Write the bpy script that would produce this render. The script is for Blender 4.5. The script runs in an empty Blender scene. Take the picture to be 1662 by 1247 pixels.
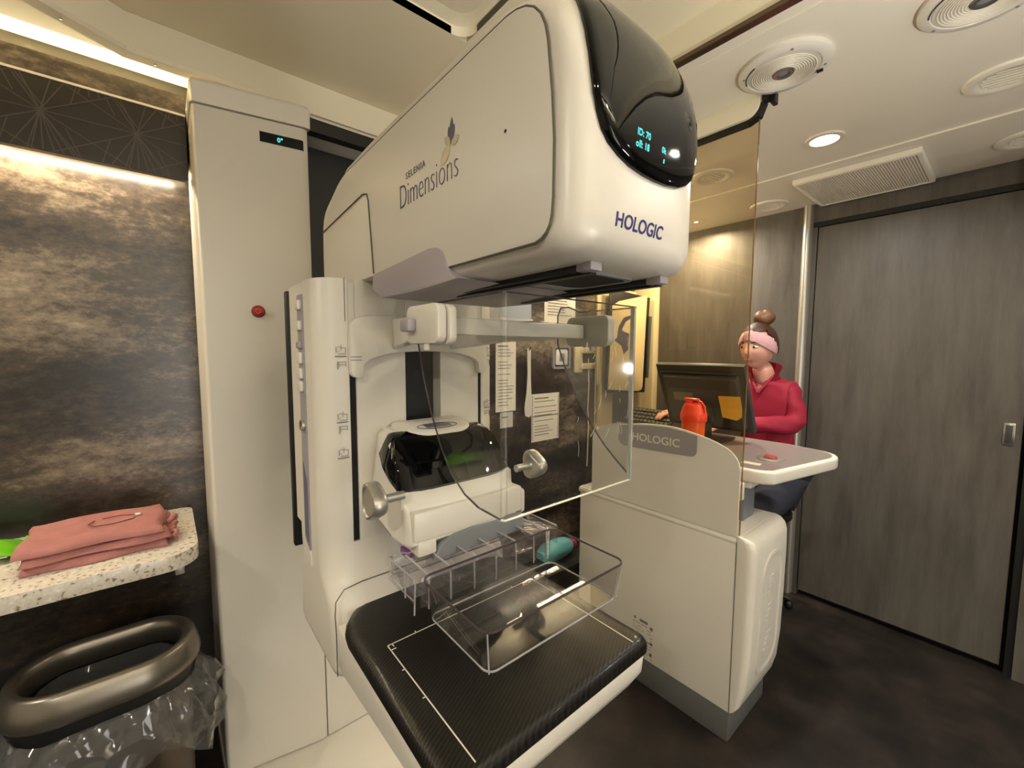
import bpy, bmesh, math, random
from mathutils import Vector, Matrix, Euler
from mathutils.bvhtree import BVHTree
random.seed(7)
PI = math.pi
scene = bpy.context.scene
COL = scene.collection

# ---------------------------------------------------------------- camera
cam = bpy.data.cameras.new('camera'); cam.sensor_width = 36.0; cam.lens = 36.0*676.35/1662.0
cam.clip_start = 0.02; cam.clip_end = 50
co = bpy.data.objects.new('camera', cam); COL.objects.link(co)
yaw, pitch, roll = math.radians(140.173), math.radians(4.581), math.radians(0.208)
f = Vector((math.cos(yaw)*math.cos(pitch), math.sin(yaw)*math.cos(pitch), -math.sin(pitch)))
r0 = Vector((math.sin(yaw), -math.cos(yaw), 0)); u0 = r0.cross(f)
r = r0*math.cos(roll)+u0*math.sin(roll); u = u0*math.cos(roll)-r0*math.sin(roll)
co.matrix_world = Matrix(((r.x, u.x, -f.x, 0), (r.y, u.y, -f.y, 0), (r.z, u.z, -f.z, 1.35), (0, 0, 0, 1)))
scene.camera = co

# ---------------------------------------------------------------- world, lamps, exposure
wd = bpy.data.worlds.new('world'); scene.world = wd; wd.use_nodes = True
wd.node_tree.nodes['Background'].inputs[0].default_value = (1, .9, .75, 1)
wd.node_tree.nodes['Background'].inputs[1].default_value = 0.02
WARM = (1.0, .89, .72); NEUT = (1.0, .955, .86); COOL = (1.0, .98, .93)
def area(name, loc, target, size, power, color, shape='DISK', size_y=None, spread=180):
    l = bpy.data.lights.new(name, 'AREA'); l.shape = shape; l.size = size; l.energy = power; l.color = color
    if size_y: l.size_y = size_y
    l.spread = math.radians(spread)
    o = bpy.data.objects.new(name, l); COL.objects.link(o); o.location = loc
    d = Vector(target)-Vector(loc); o.rotation_euler = d.to_track_quat('-Z', 'Y').to_euler(); return o
CEIL = 2.12
SPOTS = [(-.488, 1.878), (-1.255, 2.466), (1.05, .35), (.55, 1.75), (.35, -.95), (-.95, -1.25), (1.9, 1.9), (1.9, -.7)]
SPOT_W = [7, 9, 1.5, 6, 10, 7, 6, 5]
for i, (x, y) in enumerate(SPOTS):
    area('downlight_lamp', (x, y, CEIL-.022), (x, y, 0), .075, SPOT_W[i], NEUT if i != 1 else WARM, spread=165)
area('far_doorway_light', (2.72, .30, 1.0), (-1, .30, .95), .85, 18.5, COOL, 'RECTANGLE', 1.7)
area('added_uplighter_lamp', (.50, .62, 1.26), (.46, .72, 3), .16, 12, NEUT, spread=165)  # added fill that brightens the ceiling, no such lamp known here
area('added_glint_lamp', (1.05, 2.58, 1.225), (-.35, .53, 1.32), .05, 1.2, COOL)  # added lamp, placed to glint in the face shield
area('cove_strip_lamp', (-1.715, -.7, 2.105), (-1.62, -.7, 2.2), 1.6, 8, (1, .82, .47), 'RECTANGLE', .02)
area('cabinet_strip_lamp', (-1.70, -.65, 1.888), (-1.745, -.65, 1.6), 1.4, 6, (1, .87, .66), 'RECTANGLE', .015)
area('cabinet_strip_lamp', (-1.70, 1.72, 1.888), (-1.745, 1.72, 1.6), 1.4, 5, (1, .87, .66), 'RECTANGLE', .015)
area('added_bay_fill', (1.40, .1, 2.14), (1.37, .1, 2.24), 1.6, 16, NEUT, 'RECTANGLE', .03)  # added fill for the raised bay ceiling, not a known cove strip
scene.view_settings.view_transform = 'Standard'; scene.view_settings.look = 'None'
scene.view_settings.gamma = 1; scene.view_settings.use_curve_mapping = False
scene.view_settings.exposure = 0.44
scene.cycles.use_denoising = True
scene.cycles.max_bounces = 10; scene.cycles.transparent_max_bounces = 24; scene.cycles.transmission_bounces = 10

# ---------------------------------------------------------------- materials
MATS = {}
def srgb(c):
    return tuple(((v/12.92) if v <= .04045 else ((v+.055)/1.055)**2.4) for v in [x/255 for x in c])
def mat(name, rgb, rough=.45, metal=0, spec=.5, coat=0, bump=0, bscale=200, var=0, vscale=6, emit=None, estr=0, trans=0, ior=1.45, alpha=1, sss=0):
    if name in MATS: return MATS[name]
    m = bpy.data.materials.new(name); m.use_nodes = True; nt = m.node_tree; b = nt.nodes['Principled BSDF']
    c = srgb(rgb)+(1,)
    b.inputs['Base Color'].default_value = c; b.inputs['Roughness'].default_value = rough; b.inputs['Metallic'].default_value = metal
    b.inputs['Specular IOR Level'].default_value = spec; b.inputs['Coat Weight'].default_value = coat
    b.inputs['Coat Roughness'].default_value = .05
    b.inputs['Transmission Weight'].default_value = trans; b.inputs['IOR'].default_value = ior; b.inputs['Alpha'].default_value = alpha
    b.inputs['Subsurface Weight'].default_value = sss; b.inputs['Subsurface Radius'].default_value = (.01, .005, .003); b.inputs['Subsurface Scale'].default_value = .5
    if emit: b.inputs['Emission Color'].default_value = srgb(emit)+(1,); b.inputs['Emission Strength'].default_value = estr
    if bump or var:
        tc = nt.nodes.new('ShaderNodeTexCoord')
    if var:
        n = nt.nodes.new('ShaderNodeTexNoise'); n.inputs['Scale'].default_value = vscale; n.inputs['Detail'].default_value = 5
        nt.links.new(tc.outputs['Object'], n.inputs['Vector'])
        mp = nt.nodes.new('ShaderNodeMapRange'); mp.inputs[1].default_value = .3; mp.inputs[2].default_value = .7; mp.inputs[3].default_value = 1-var; mp.inputs[4].default_value = 1+var
        nt.links.new(n.outputs['Fac'], mp.inputs[0])
        mx = nt.nodes.new('ShaderNodeVectorMath'); mx.operation = 'SCALE'; mx.inputs[0].default_value = c[:3]
        nt.links.new(mp.outputs[0], mx.inputs['Scale']); nt.links.new(mx.outputs[0], b.inputs['Base Color'])
    if bump:
        n2 = nt.nodes.new('ShaderNodeTexNoise'); n2.inputs['Scale'].default_value = bscale; n2.inputs['Detail'].default_value = 4
        nt.links.new(tc.outputs['Object'], n2.inputs['Vector'])
        bp = nt.nodes.new('ShaderNodeBump'); bp.inputs['Strength'].default_value = bump; bp.inputs['Distance'].default_value = .002
        nt.links.new(n2.outputs['Fac'], bp.inputs['Height']); nt.links.new(bp.outputs[0], b.inputs['Normal'])
    MATS[name] = m; return m
def ramp_mat(name, stops, mapping, rough=.4, noise=(4, 8, .6), bump=0, spec=.5, coat=0, second=None):
    """noise -> colour ramp, the noise stretched by MAPPING (scale x, y, z)"""
    m = bpy.data.materials.new(name); m.use_nodes = True; nt = m.node_tree; b = nt.nodes['Principled BSDF']
    tc = nt.nodes.new('ShaderNodeTexCoord'); mp = nt.nodes.new('ShaderNodeMapping'); mp.inputs['Scale'].default_value = mapping
    nt.links.new(tc.outputs['Object'], mp.inputs[0])
    n = nt.nodes.new('ShaderNodeTexNoise'); n.inputs['Scale'].default_value = noise[0]; n.inputs['Detail'].default_value = noise[1]; n.inputs['Roughness'].default_value = noise[2]
    nt.links.new(mp.outputs[0], n.inputs['Vector'])
    src = n.outputs['Fac']
    if second:
        mp2 = nt.nodes.new('ShaderNodeMapping'); mp2.inputs['Scale'].default_value = second[0]; nt.links.new(tc.outputs['Object'], mp2.inputs[0])
        n2 = nt.nodes.new('ShaderNodeTexNoise'); n2.inputs['Scale'].default_value = second[1]; n2.inputs['Detail'].default_value = 6; n2.inputs['Roughness'].default_value = .7
        nt.links.new(mp2.outputs[0], n2.inputs['Vector'])
        mm = nt.nodes.new('ShaderNodeMix'); mm.inputs[0].default_value = second[2]
        nt.links.new(src, mm.inputs[2]); nt.links.new(n2.outputs['Fac'], mm.inputs[3]); src = mm.outputs[0]
    cr = nt.nodes.new('ShaderNodeValToRGB'); nt.links.new(src, cr.inputs[0])
    el = cr.color_ramp.elements
    while len(el) < len(stops): el.new(.5)
    for e, (p, c) in zip(el, stops): e.position = p; e.color = srgb(c)+(1,)
    nt.links.new(cr.outputs[0], b.inputs['Base Color'])
    b.inputs['Roughness'].default_value = rough; b.inputs['Specular IOR Level'].default_value = spec; b.inputs['Coat Weight'].default_value = coat
    if bump:
        bp = nt.nodes.new('ShaderNodeBump'); bp.inputs['Strength'].default_value = bump; bp.inputs['Distance'].default_value = .003
        nt.links.new(src, bp.inputs['Height']); nt.links.new(bp.outputs[0], b.inputs['Normal'])
    MATS[name] = m; return m
def sheet_mat(name, rgb, gloss_rough=.02, refl=1.0, haze=0, crinkle=0):
    """thin clear sheet: see-through with a Fresnel reflection (and a little milky haze)"""
    m = bpy.data.materials.new(name); m.use_nodes = True; nt = m.node_tree; nt.nodes.clear()
    out = nt.nodes.new('ShaderNodeOutputMaterial'); t = nt.nodes.new('ShaderNodeBsdfTransparent'); t.inputs[0].default_value = srgb(rgb)+(1,)
    g = nt.nodes.new('ShaderNodeBsdfGlossy'); g.inputs['Roughness'].default_value = gloss_rough
    lw = nt.nodes.new('ShaderNodeLayerWeight'); lw.inputs[0].default_value = .5
    pw_ = nt.nodes.new('ShaderNodeMath'); pw_.operation = 'POWER'; pw_.inputs[1].default_value = 5; nt.links.new(lw.outputs['Facing'], pw_.inputs[0])
    fac = nt.nodes.new('ShaderNodeMapRange'); fac.inputs[3].default_value = .035*refl; fac.inputs[4].default_value = .9*min(refl, 1); nt.links.new(pw_.outputs[0], fac.inputs[0])
    if crinkle:
        tc = nt.nodes.new('ShaderNodeTexCoord'); n_ = nt.nodes.new('ShaderNodeTexVoronoi'); n_.inputs['Scale'].default_value = crinkle; nt.links.new(tc.outputs['Object'], n_.inputs['Vector'])
        bp = nt.nodes.new('ShaderNodeBump'); bp.inputs['Strength'].default_value = .9; bp.inputs['Distance'].default_value = .02
        nt.links.new(n_.outputs['Distance'], bp.inputs['Height']); nt.links.new(bp.outputs[0], g.inputs['Normal']); nt.links.new(bp.outputs[0], lw.inputs['Normal'])
    mx = nt.nodes.new('ShaderNodeMixShader'); nt.links.new(fac.outputs[0], mx.inputs[0]); nt.links.new(t.outputs[0], mx.inputs[1]); nt.links.new(g.outputs[0], mx.inputs[2])
    last = mx
    if haze:
        d = nt.nodes.new('ShaderNodeBsdfDiffuse'); d.inputs[0].default_value = (.8, .8, .8, 1)
        m2 = nt.nodes.new('ShaderNodeMixShader'); m2.inputs[0].default_value = haze; nt.links.new(mx.outputs[0], m2.inputs[1]); nt.links.new(d.outputs[0], m2.inputs[2]); last = m2
    nt.links.new(last.outputs[0], out.inputs[0]); MATS[name] = m; return m

WHITE = mat('white_plastic', (214, 208, 196), .38, bump=.05, bscale=900)
WHITE2 = mat('white_gloss_plastic', (222, 216, 204), .28)
LILAC = mat('lilac_grey_plastic', (158, 151, 156), .4)
GREYM = mat('mid_grey_plastic', (128, 130, 132), .4)
DGREY = mat('dark_grey_plastic', (58, 57, 55), .5)
BLACK = mat('black_plastic', (22, 21, 20), .45)
GBLACK = mat('black_gloss', (5, 5, 6), .04, spec=.34)
PBLACK = mat('black_void', (5, 5, 6), .7)
SEAM = mat('seam_shadow_gap', (92, 86, 76), .8)
CHROME = mat('chrome', (200, 198, 192), .22, metal=1)
SILVER = mat('satin_silver', (186, 182, 172), .36, metal=.75)
CREAM = mat('cream_paint', (216, 200, 160), .55)
CEILM = mat('ceiling_vinyl', (228, 219, 194), .5, bump=.06, bscale=300)
CEILW = mat('ceiling_white_panel', (234, 227, 211), .42, bump=.04, bscale=300)
TRIMW = mat('white_trim', (226, 216, 196), .4)
RED = mat('red_button', (178, 28, 26), .35)
INK = mat('dark_print', (104, 98, 98), .45)
INKP = mat('purple_print', (96, 88, 112), .28, metal=.5)
INKB = mat('navy_print', (44, 40, 104), .4)
WPRINT = mat('white_print', (216, 212, 198), .5)
CYAN = mat('cyan_display_segments', (20, 60, 62), .5, emit=(70, 205, 205), estr=1.3)
GLOW = mat('lamp_diffuser', (255, 250, 235), .5, emit=(255, 240, 205), estr=9)
PAPER = mat('paper', (222, 214, 196), .8)
PINK = mat('pink_cloth', (174, 116, 110), .85, bump=.5, bscale=350, var=.08, vscale=30)
GREEN = mat('green_film', (110, 190, 32), .25, bump=.3, bscale=40)
SKIN = mat('skin', (214, 160, 142), .5, sss=.12)
HAIR = mat('brown_hair', (62, 38, 24), .5, bump=.5, bscale=90)
HAIRL = mat('light_brown_hair', (104, 68, 42), .5, bump=.6, bscale=70)
BAND = mat('pink_headband', (198, 154, 158), .85, bump=.6, bscale=160, var=.1, vscale=60)
JACKET = mat('raspberry_jacket', (152, 26, 52), .7, bump=.25, bscale=60, var=.1, vscale=14)
ORANGE = mat('orange_plastic', (236, 96, 34), .3)
CORAL = mat('coral_plastic', (238, 74, 52), .3)
YELLOW = mat('yellow_paper', (226, 178, 62), .75)
STEEL = mat('bronze_steel', (128, 121, 110), .33, metal=.85)
TEAL = mat('teal_film', (110, 188, 190), .5)
MAGENTA = mat('magenta_film', (170, 40, 84), .5)
BLUEG = mat('slate_plastic', (92, 96, 118), .45)
STEELB = mat('brown_steel', (92, 82, 72), .38, metal=.8)
STONE = ramp_mat('dark_bronze_stone', [(.36, (10, 8, 7)), (.46, (30, 25, 20)), (.53, (66, 56, 46)), (.60, (124, 110, 92)), (.70, (184, 170, 148))],
                 (1, .40, 1.35), rough=.30, noise=(2.5, 9, .56), bump=.35, spec=.6, second=((1, 1.1, 2.0), 30, .26))
DARKPANEL = mat('dark_bronze_glass', (50, 44, 36), .28)
PATTERN = mat('pattern_line_print', (78, 70, 60), .4)
WOOD = ramp_mat('grey_wood_laminate', [(.25, (54, 50, 47)), (.45, (82, 77, 71)), (.6, (95, 90, 84)), (.78, (110, 104, 97))],
                (7, 7, .8), rough=.45, noise=(3, 9, .65), bump=.12, second=((2, 2, .5), 3, .45))
FLOORM = ramp_mat('dark_vinyl_floor', [(.3, (22, 18, 16)), (.5, (37, 31, 28)), (.72, (56, 47, 41))], (2.5, 2.5, 1), rough=.42, noise=(2.4, 8, .6), bump=.05)
COUNTER = ramp_mat('speckled_quartz', [(.0, (120, 100, 84)), (.36, (150, 132, 114)), (.41, (212, 202, 186)), (.62, (222, 214, 200)), (.72, (238, 232, 220))], (1, 1, 1), rough=.22, noise=(95, 3, .5))
CLEAR = sheet_mat('clear_acrylic', (249, 249, 248), .02)
CLEAR2 = sheet_mat('clear_moulded_acrylic', (247, 246, 248), .06, 2.0, haze=.018)
SHIELD = sheet_mat('clear_face_shield', (250, 250, 248), .07, 1.0, haze=.006)
SCUFF = mat('scuffed_acrylic', (226, 226, 222), .5, alpha=.6)
SHIELD2 = sheet_mat('scuffed_face_shield', (246, 246, 244), .18, 2.2, haze=.07)
BEND = mat('acrylic_bend', (232, 232, 228), .12, trans=.55, ior=1.55, coat=1)
GLASSM = sheet_mat('tinted_lead_glass', (245, 238, 221), .01, .55)
CEDGE = mat('acrylic_edge', (222, 218, 222), .06, trans=.65, ior=1.35)
CEDGED = mat('darkened_acrylic_edge', (120, 108, 112), .08, trans=.75, ior=1.2)  # clear acrylic; its dark refracting edges are put into the tint
GEDGE = mat('amber_glass_edge', (150, 112, 70), .15, trans=.3)
BAG = sheet_mat('clear_plastic_bag', (226, 225, 221), .12, 1.8, haze=.07, crinkle=22)
# carbon twill
def carbon():
    m = bpy.data.materials.new('carbon_twill'); m.use_nodes = True; nt = m.node_tree; b = nt.nodes['Principled BSDF']
    tc = nt.nodes.new('ShaderNodeTexCoord'); mp = nt.nodes.new('ShaderNodeMapping'); mp.inputs['Rotation'].default_value = (0, 0, math.radians(-27))
    nt.links.new(tc.outputs['Object'], mp.inputs[0])
    w = nt.nodes.new('ShaderNodeTexWave'); w.inputs['Scale'].default_value = 62; w.inputs['Distortion'].default_value = .6; w.inputs['Detail'].default_value = 1
    nt.links.new(mp.outputs[0], w.inputs['Vector'])
    cr = nt.nodes.new('ShaderNodeValToRGB'); cr.color_ramp.elements[0].color = srgb((10, 9, 8))+(1,); cr.color_ramp.elements[1].color = srgb((31, 27, 23))+(1,)
    nt.links.new(w.outputs['Fac'], cr.inputs[0]); nt.links.new(cr.outputs[0], b.inputs['Base Color'])
    b.inputs['Roughness'].default_value = .40; b.inputs['Specular IOR Level'].default_value = .25; b.inputs['Coat Weight'].default_value = .16; b.inputs['Coat Roughness'].default_value = .10
    bp = nt.nodes.new('ShaderNodeBump'); bp.inputs['Strength'].default_value = .25; bp.inputs['Distance'].default_value = .0006
    nt.links.new(w.outputs['Fac'], bp.inputs['Height']); nt.links.new(bp.outputs[0], b.inputs['Normal'])
    MATS['carbon'] = m; return m
CARBON = carbon()

# ---------------------------------------------------------------- mesh helpers
ORG = {}
def thing(name, label, cat, loc, group=None):
    o = bpy.data.objects.new(name, None); COL.objects.link(o); o.location = loc; o.empty_display_size = .05
    o['label'] = label; o['category'] = cat
    if group: o['group'] = group
    ORG[o] = Vector(loc); return o
def tag(o, label, cat, group=None):
    o['label'] = label; o['category'] = cat
    if group: o['group'] = group
    return o
def obj(name, bm, m, parent=None, smooth=None, label=None, kind=None, origin=None):
    """link a bmesh (world coordinates) as one mesh object"""
    bmesh.ops.remove_doubles(bm, verts=bm.verts, dist=1e-6)
    bmesh.ops.recalc_face_normals(bm, faces=bm.faces)
    if parent is not None: off = ORG[parent]
    else:
        if origin is None:
            xs = [v.co for v in bm.verts]
            origin = Vector(((min(v.x for v in xs)+max(v.x for v in xs))/2, (min(v.y for v in xs)+max(v.y for v in xs))/2, min(v.z for v in xs)))
        off = Vector(origin)
    for v in bm.verts: v.co -= off
    me = bpy.data.meshes.new(name); bm.to_mesh(me); bm.free()
    me.materials.append(m)
    if smooth is not None:
        for p in me.polygons: p.use_smooth = True
        me.set_sharp_from_angle(angle=math.radians(smooth))
    o = bpy.data.objects.new(name, me); COL.objects.link(o)
    if parent is None: o.location = off; ORG[o] = off
    else: o.parent = parent; ORG[o] = off
    if label: o['label'] = label
    if kind: o['kind'] = kind
    return o
def BM(): return bmesh.new()
def bev(bm, edges, w, seg=2):
    if w > 0 and edges: bmesh.ops.bevel(bm, geom=edges, offset=w, segments=seg, profile=.5, affect='EDGES', clamp_overlap=True)
def box(x0, x1, y0, y1, z0, z1, b=0, seg=2, bm=None, rot=None):
    t = BM()
    bmesh.ops.create_cube(t, size=1)
    for v in t.verts: v.co = Vector((x0+(v.co.x+.5)*(x1-x0), y0+(v.co.y+.5)*(y1-y0), z0+(v.co.z+.5)*(z1-z0)))
    bev(t, t.edges[:], b, seg)
    if rot:
        c, M = rot
        for v in t.verts: v.co = Vector(c)+M @ (v.co-Vector(c))
    return join(bm, t)
def join(bm, t):
    if bm is None: return t
    me = bpy.data.meshes.new('tmp'); t.to_mesh(me); t.free(); bm.from_mesh(me); bpy.data.meshes.remove(me); return bm
def prism(poly, axis, d0, d1, b=0, seg=2, bm=None, only=None):
    """polygon in the two other axes (in x,y,z order), extruded along AXIS from d0 to d1"""
    t = BM()
    def P(p, d):
        return Vector((d, p[0], p[1])) if axis == 'x' else Vector((p[0], d, p[1])) if axis == 'y' else Vector((p[0], p[1], d))
    a = [t.verts.new(P(p, d0)) for p in poly]; c = [t.verts.new(P(p, d1)) for p in poly]; n = len(poly)
    t.faces.new(a); t.faces.new(c[::-1])
    for i in range(n): t.faces.new((a[i], c[i], c[(i+1) % n], a[(i+1) % n]))
    bmesh.ops.recalc_face_normals(t, faces=t.faces)
    if b:
        if only == 'caps':
            A = set(a); Cc = set(c); es = [e for e in t.edges if (e.verts[0] in A and e.verts[1] in A) or (e.verts[0] in Cc and e.verts[1] in Cc)]
        elif only == 'top':
            Cc = set(c); es = [e for e in t.edges if e.verts[0] in Cc and e.verts[1] in Cc]
        else: es = t.edges[:]
        bev(t, es, b, seg)
    return join(bm, t)
def rrect(x0, x1, y0, y1, r, n=5):
    """rounded rectangle outline; r a number or four radii (x0y0, x1y0, x1y1, x0y1)"""
    if not hasattr(r, '__len__'): r = (r,)*4
    out = []
    for (cx, cy, sx, sy, a0, rr) in ((x0, y0, 1, 1, PI, r[0]), (x1, y0, -1, 1, 1.5*PI, r[1]), (x1, y1, -1, -1, 0, r[2]), (x0, y1, 1, -1, .5*PI, r[3])):
        for k in range(n+1):
            a = a0+k/n*PI/2; out.append((cx+sx*rr+rr*math.cos(a), cy+sy*rr+rr*math.sin(a)))
    return out
def loft(loops, cap=True, closed=True, bm=None):
    t = BM(); R = [[t.verts.new(Vector(p)) for p in L] for L in loops]; n = len(R[0])
    for i in range(len(R)-1):
        for k in range(n if closed else n-1):
            t.faces.new((R[i][k], R[i][(k+1) % n], R[i+1][(k+1) % n], R[i+1][k]))
    if cap and closed: t.faces.new(R[0][::-1]); t.faces.new(R[-1])
    return join(bm, t)
def zloft(specs, n=6, bm=None, cap=True):
    """specs: (z, x0, x1, y0, y1, r)"""
    return loft([[(p[0], p[1], s[0]) for p in rrect(s[1], s[2], s[3], s[4], s[5], n)] for s in specs], cap, True, bm)
def tube(pts, r, n=8, bm=None, closed=False, caps=True):
    t = BM(); pts = [Vector(p) for p in pts]; N = len(pts); rings = []
    up = Vector((0, 0, 1)); prev = None
    for i, p in enumerate(pts):
        a = pts[(i-1) % N] if (i > 0 or closed) else p; b = pts[(i+1) % N] if (i < N-1 or closed) else p
        d = (b-a).normalized()
        if prev is None:
            s = d.cross(up)
            if s.length < 1e-3: s = d.cross(Vector((1, 0, 0)))
        else: s = prev-d*prev.dot(d)
        s.normalize(); prev = s; w = d.cross(s)
        rr = r[i] if hasattr(r, '__len__') else r
        rings.append([t.verts.new(p+(s*math.cos(2*PI*k/n)+w*math.sin(2*PI*k/n))*rr) for k in range(n)])
    m = N if closed else N-1
    for i in range(m):
        A = rings[i]; B = rings[(i+1) % N]
        for k in range(n): t.faces.new((A[k], A[(k+1) % n], B[(k+1) % n], B[k]))
    if not closed and caps: t.faces.new(rings[0][::-1]); t.faces.new(rings[-1])
    return join(bm, t)
def lathe(prof, c, axis='z', n=32, bm=None, sx=1, sy=1):
    """prof: (radius, height) pairs turned about an axis through c"""
    t = BM(); R = []; c = Vector(c)
    for (rad, h) in prof:
        L = []
        for k in range(n):
            a = 2*PI*k/n; p, q = rad*math.cos(a)*sx, rad*math.sin(a)*sy
            L.append(t.verts.new(c+(Vector((p, q, h)) if axis == 'z' else Vector((h, p, q)) if axis == 'x' else Vector((q, h, p)))))
        R.append(L)
    for i in range(len(R)-1):
        for k in range(n): t.faces.new((R[i][k], R[i][(k+1) % n], R[i+1][(k+1) % n], R[i+1][k]))
    t.faces.new(R[0][::-1]); t.faces.new(R[-1]); return join(bm, t)
def onaxis_(prof, c, ax, n=24):
    t = lathe(prof, (0, 0, 0), 'z', n); mm = Vector((0, 0, 1)).rotation_difference(Vector(ax)).to_matrix()
    for v in t.verts: v.co = Vector(c)+mm @ v.co
    return t
def ring(c, r0, r1, z0, z1, n=32, bm=None):
    return loft([[Vector(c)+Vector((rr*math.cos(2*PI*k/n), rr*math.sin(2*PI*k/n), z)) for k in range(n)] for rr, z in ((r0, z0), (r1, z0), (r1, z1), (r0, z1), (r0, z0))], cap=False, bm=bm)
def ellipsoid(c, rx, ry, rz, nu=16, nv=10, bm=None, M=None):
    t = BM(); bmesh.ops.create_uvsphere(t, u_segments=nu, v_segments=nv, radius=1)
    for v in t.verts:
        p = Vector((v.co.x*rx, v.co.y*ry, v.co.z*rz)); v.co = Vector(c)+(M @ p if M else p)
    return join(bm, t)
def arc2(p, c, q, n=6):
    """quadratic bend from p to q with control c"""
    return [tuple((1-t)**2*a+2*t*(1-t)*b+t*t*d for a, b, d in zip(p, c, q)) for t in [k/n for k in range(n+1)]]
def text(name, body, size, loc, right, up, m, parent, sx=1, offset=0, align='LEFT', depth=.0004, spacing=1, shear=0):
    cu = bpy.data.curves.new(name, 'FONT'); cu.body = body; cu.size = size; cu.align_x = align; cu.extrude = depth; cu.offset = offset; cu.space_character = spacing; cu.resolution_u = 4; cu.shear = shear
    to = bpy.data.objects.new(name, cu); COL.objects.link(to); dg = bpy.context.evaluated_depsgraph_get(); dg.update()
    me = bpy.data.meshes.new_from_object(to.evaluated_get(dg)); bpy.data.objects.remove(to); bpy.data.curves.remove(cu)
    R = Vector(right).normalized(); U = Vector(up).normalized(); N = R.cross(U)
    t = BM(); t.from_mesh(me); bpy.data.meshes.remove(me)
    for v in t.verts: v.co = Vector(loc)+R*v.co.x*sx+U*v.co.y+N*v.co.z
    o = obj(name, t, m, parent); return o
def press(o, bvh, d, off):
    """lay a flat print onto the curved surface below it, along d"""
    q = ORG[o]; d = Vector(d).normalized(); vs = o.data.vertices
    lo = min(v.co.dot(d) for v in vs)
    for v in vs:
        h, n_, _, _ = bvh.ray_cast(v.co+q-d*.3, d)
        if h: v.co = h-d*(off+(.0004 if v.co.dot(d) < lo+.0003 else 0))-q
def copy_tree(root, parent=None):
    c = root.copy(); COL.objects.link(c); c.parent = parent
    if root in ORG: ORG[c] = ORG[root].copy()
    for ch in list(root.children): copy_tree(ch, c)
    return c
def structure(o): o['kind'] = 'structure'; return o
def lines(rows, m, parent, name, plane, d, t=.0006):
    """flat printed strokes joined as one print; rows of (a0, a1, b0, b1) rectangles in the plane"""
    bm = BM()
    for (a0, a1, b0, b1) in rows:
        if plane == 'x': box(d, d+t, a0, a1, b0, b1, bm=bm)
        elif plane == 'y': box(a0, a1, d-t, d, b0, b1, bm=bm)
        else: box(a0, a1, b0, b1, d, d+t, bm=bm)
    return obj(name, bm, m, parent)

# ================================================================ THE ROOM
XW, YW, XE, YS = -1.75, 2.65, 2.80, -2.20
structure(obj('floor', box(XW-.1, XE+.1, YS-.1, YW+.1, -.1, 0), FLOORM))
structure(obj('wall_left', box(XW-.1, XW, YS, YW, 0, 2.3), STONE))
structure(obj('wall_right', box(XE, XE+.1, YS, YW, 0, 2.3), CEILW))
structure(obj('wall_front', box(XW, XE, YS-.1, YS, 0, 2.3), CEILW))
# back wall of grey laminate round the sliding door (door opening x -.69 .. .045)
DX0, DX1 = -.690, .045
bm = box(XW-.1, DX0-.004, YW, YW+.1, 0, 2.3); box(DX1+.035, XE, YW-.02, YW+.1, 0, 2.3, bm=bm); box(DX0-.004, DX1+.035, YW, YW+.1, 2.02, 2.3, bm=bm)
structure(obj('wall_back', bm, WOOD))
d = obj('door_1', box(DX0, DX1, YW+.004, YW+.044, .028, 1.995, .002), WOOD); structure(d)
bm = box(-.008, .026, YW-.001, YW+.006, .968, 1.062, .006); obj('pull_handle', bm, CHROME, d, 40)
obj('pull_recess', box(-.001, .019, YW-.003, YW+.002, .978, 1.052, .004), DGREY, d, 40)
bm = box(DX0-.02, DX1+.03, YW+.046, YW+.06, 0, 2.05); structure(obj('trim_1', bm, PBLACK))
structure(obj('trim_2', prism([(DX0-.046+.022*math.cos(a*PI/8), YW-.0+.032*-math.sin(a*PI/8)) for a in range(9)], 'z', 0, CEIL), SILVER, None, 60))
structure(obj('trim_3', box(DX0-.02, DX1+.03, YW-.003, YW+.003, 1.997, 2.022), BLACK))
structure(obj('trim_8', box(DX1+.012, DX1+.035, YW-.01, YW+.05, 0, 2.0), BLACK))
# ceiling : low vinyl panels round a raised bay above the machine
BAY = [(-1.5, 1.09), (1.5, 1.09), (1.5, -.9), (-.97, -.9), (-1.5, -.036)]
bm = prism([(XW-.1, 2.185), (-1.72, 2.185), (-1.63, 2.180), (-1.545, CEIL), (-1.5, CEIL), (-1.5, 2.22), (XW-.1, 2.22)], 'y', YS, 1.09)
box(-1.5, XE+.1, YS, -.9, CEIL, CEIL+.04, bm=bm); box(1.5, XE+.1, -.9, 1.09, CEIL, CEIL+.04, bm=bm)
prism([(-1.5, -.036), (-.97, -.9), (-1.5, -.9)], 'z', CEIL, CEIL+.04, bm=bm)
c1 = obj('ceiling', bm, CEILM); structure(c1)
bm = box(XW-.1, XE+.1, 1.09, 2.125, CEIL, CEIL+.1); box(XW-.1, XE+.1, 2.125, YW, CEIL-.006, CEIL+.04, bm=bm)
structure(obj('ceiling_panel', bm, CEILW))
BAYI = [(-1.497, 1.087), (1.497, 1.087), (1.497, -.897), (-.968, -.897), (-1.497, -.035)]
bm = loft([[Vector((x, y, CEIL)) for x, y in BAYI], [Vector((x, y, 2.205)) for x, y in BAYI]], cap=False)
zc = 2.205
for (a, b, c_, d_) in ((-1.5, -1.03, -.9, 1.09), (1.3, 1.5, -.9, 1.09), (-1.03, 1.3, .69, 1.09), (-1.03, 1.3, -.9, -.80)): box(a, b, c_, d_, zc, zc+.02, bm=bm)
hole = rrect(-1.03, 1.3, -.80, .69, .05, 4)
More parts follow.
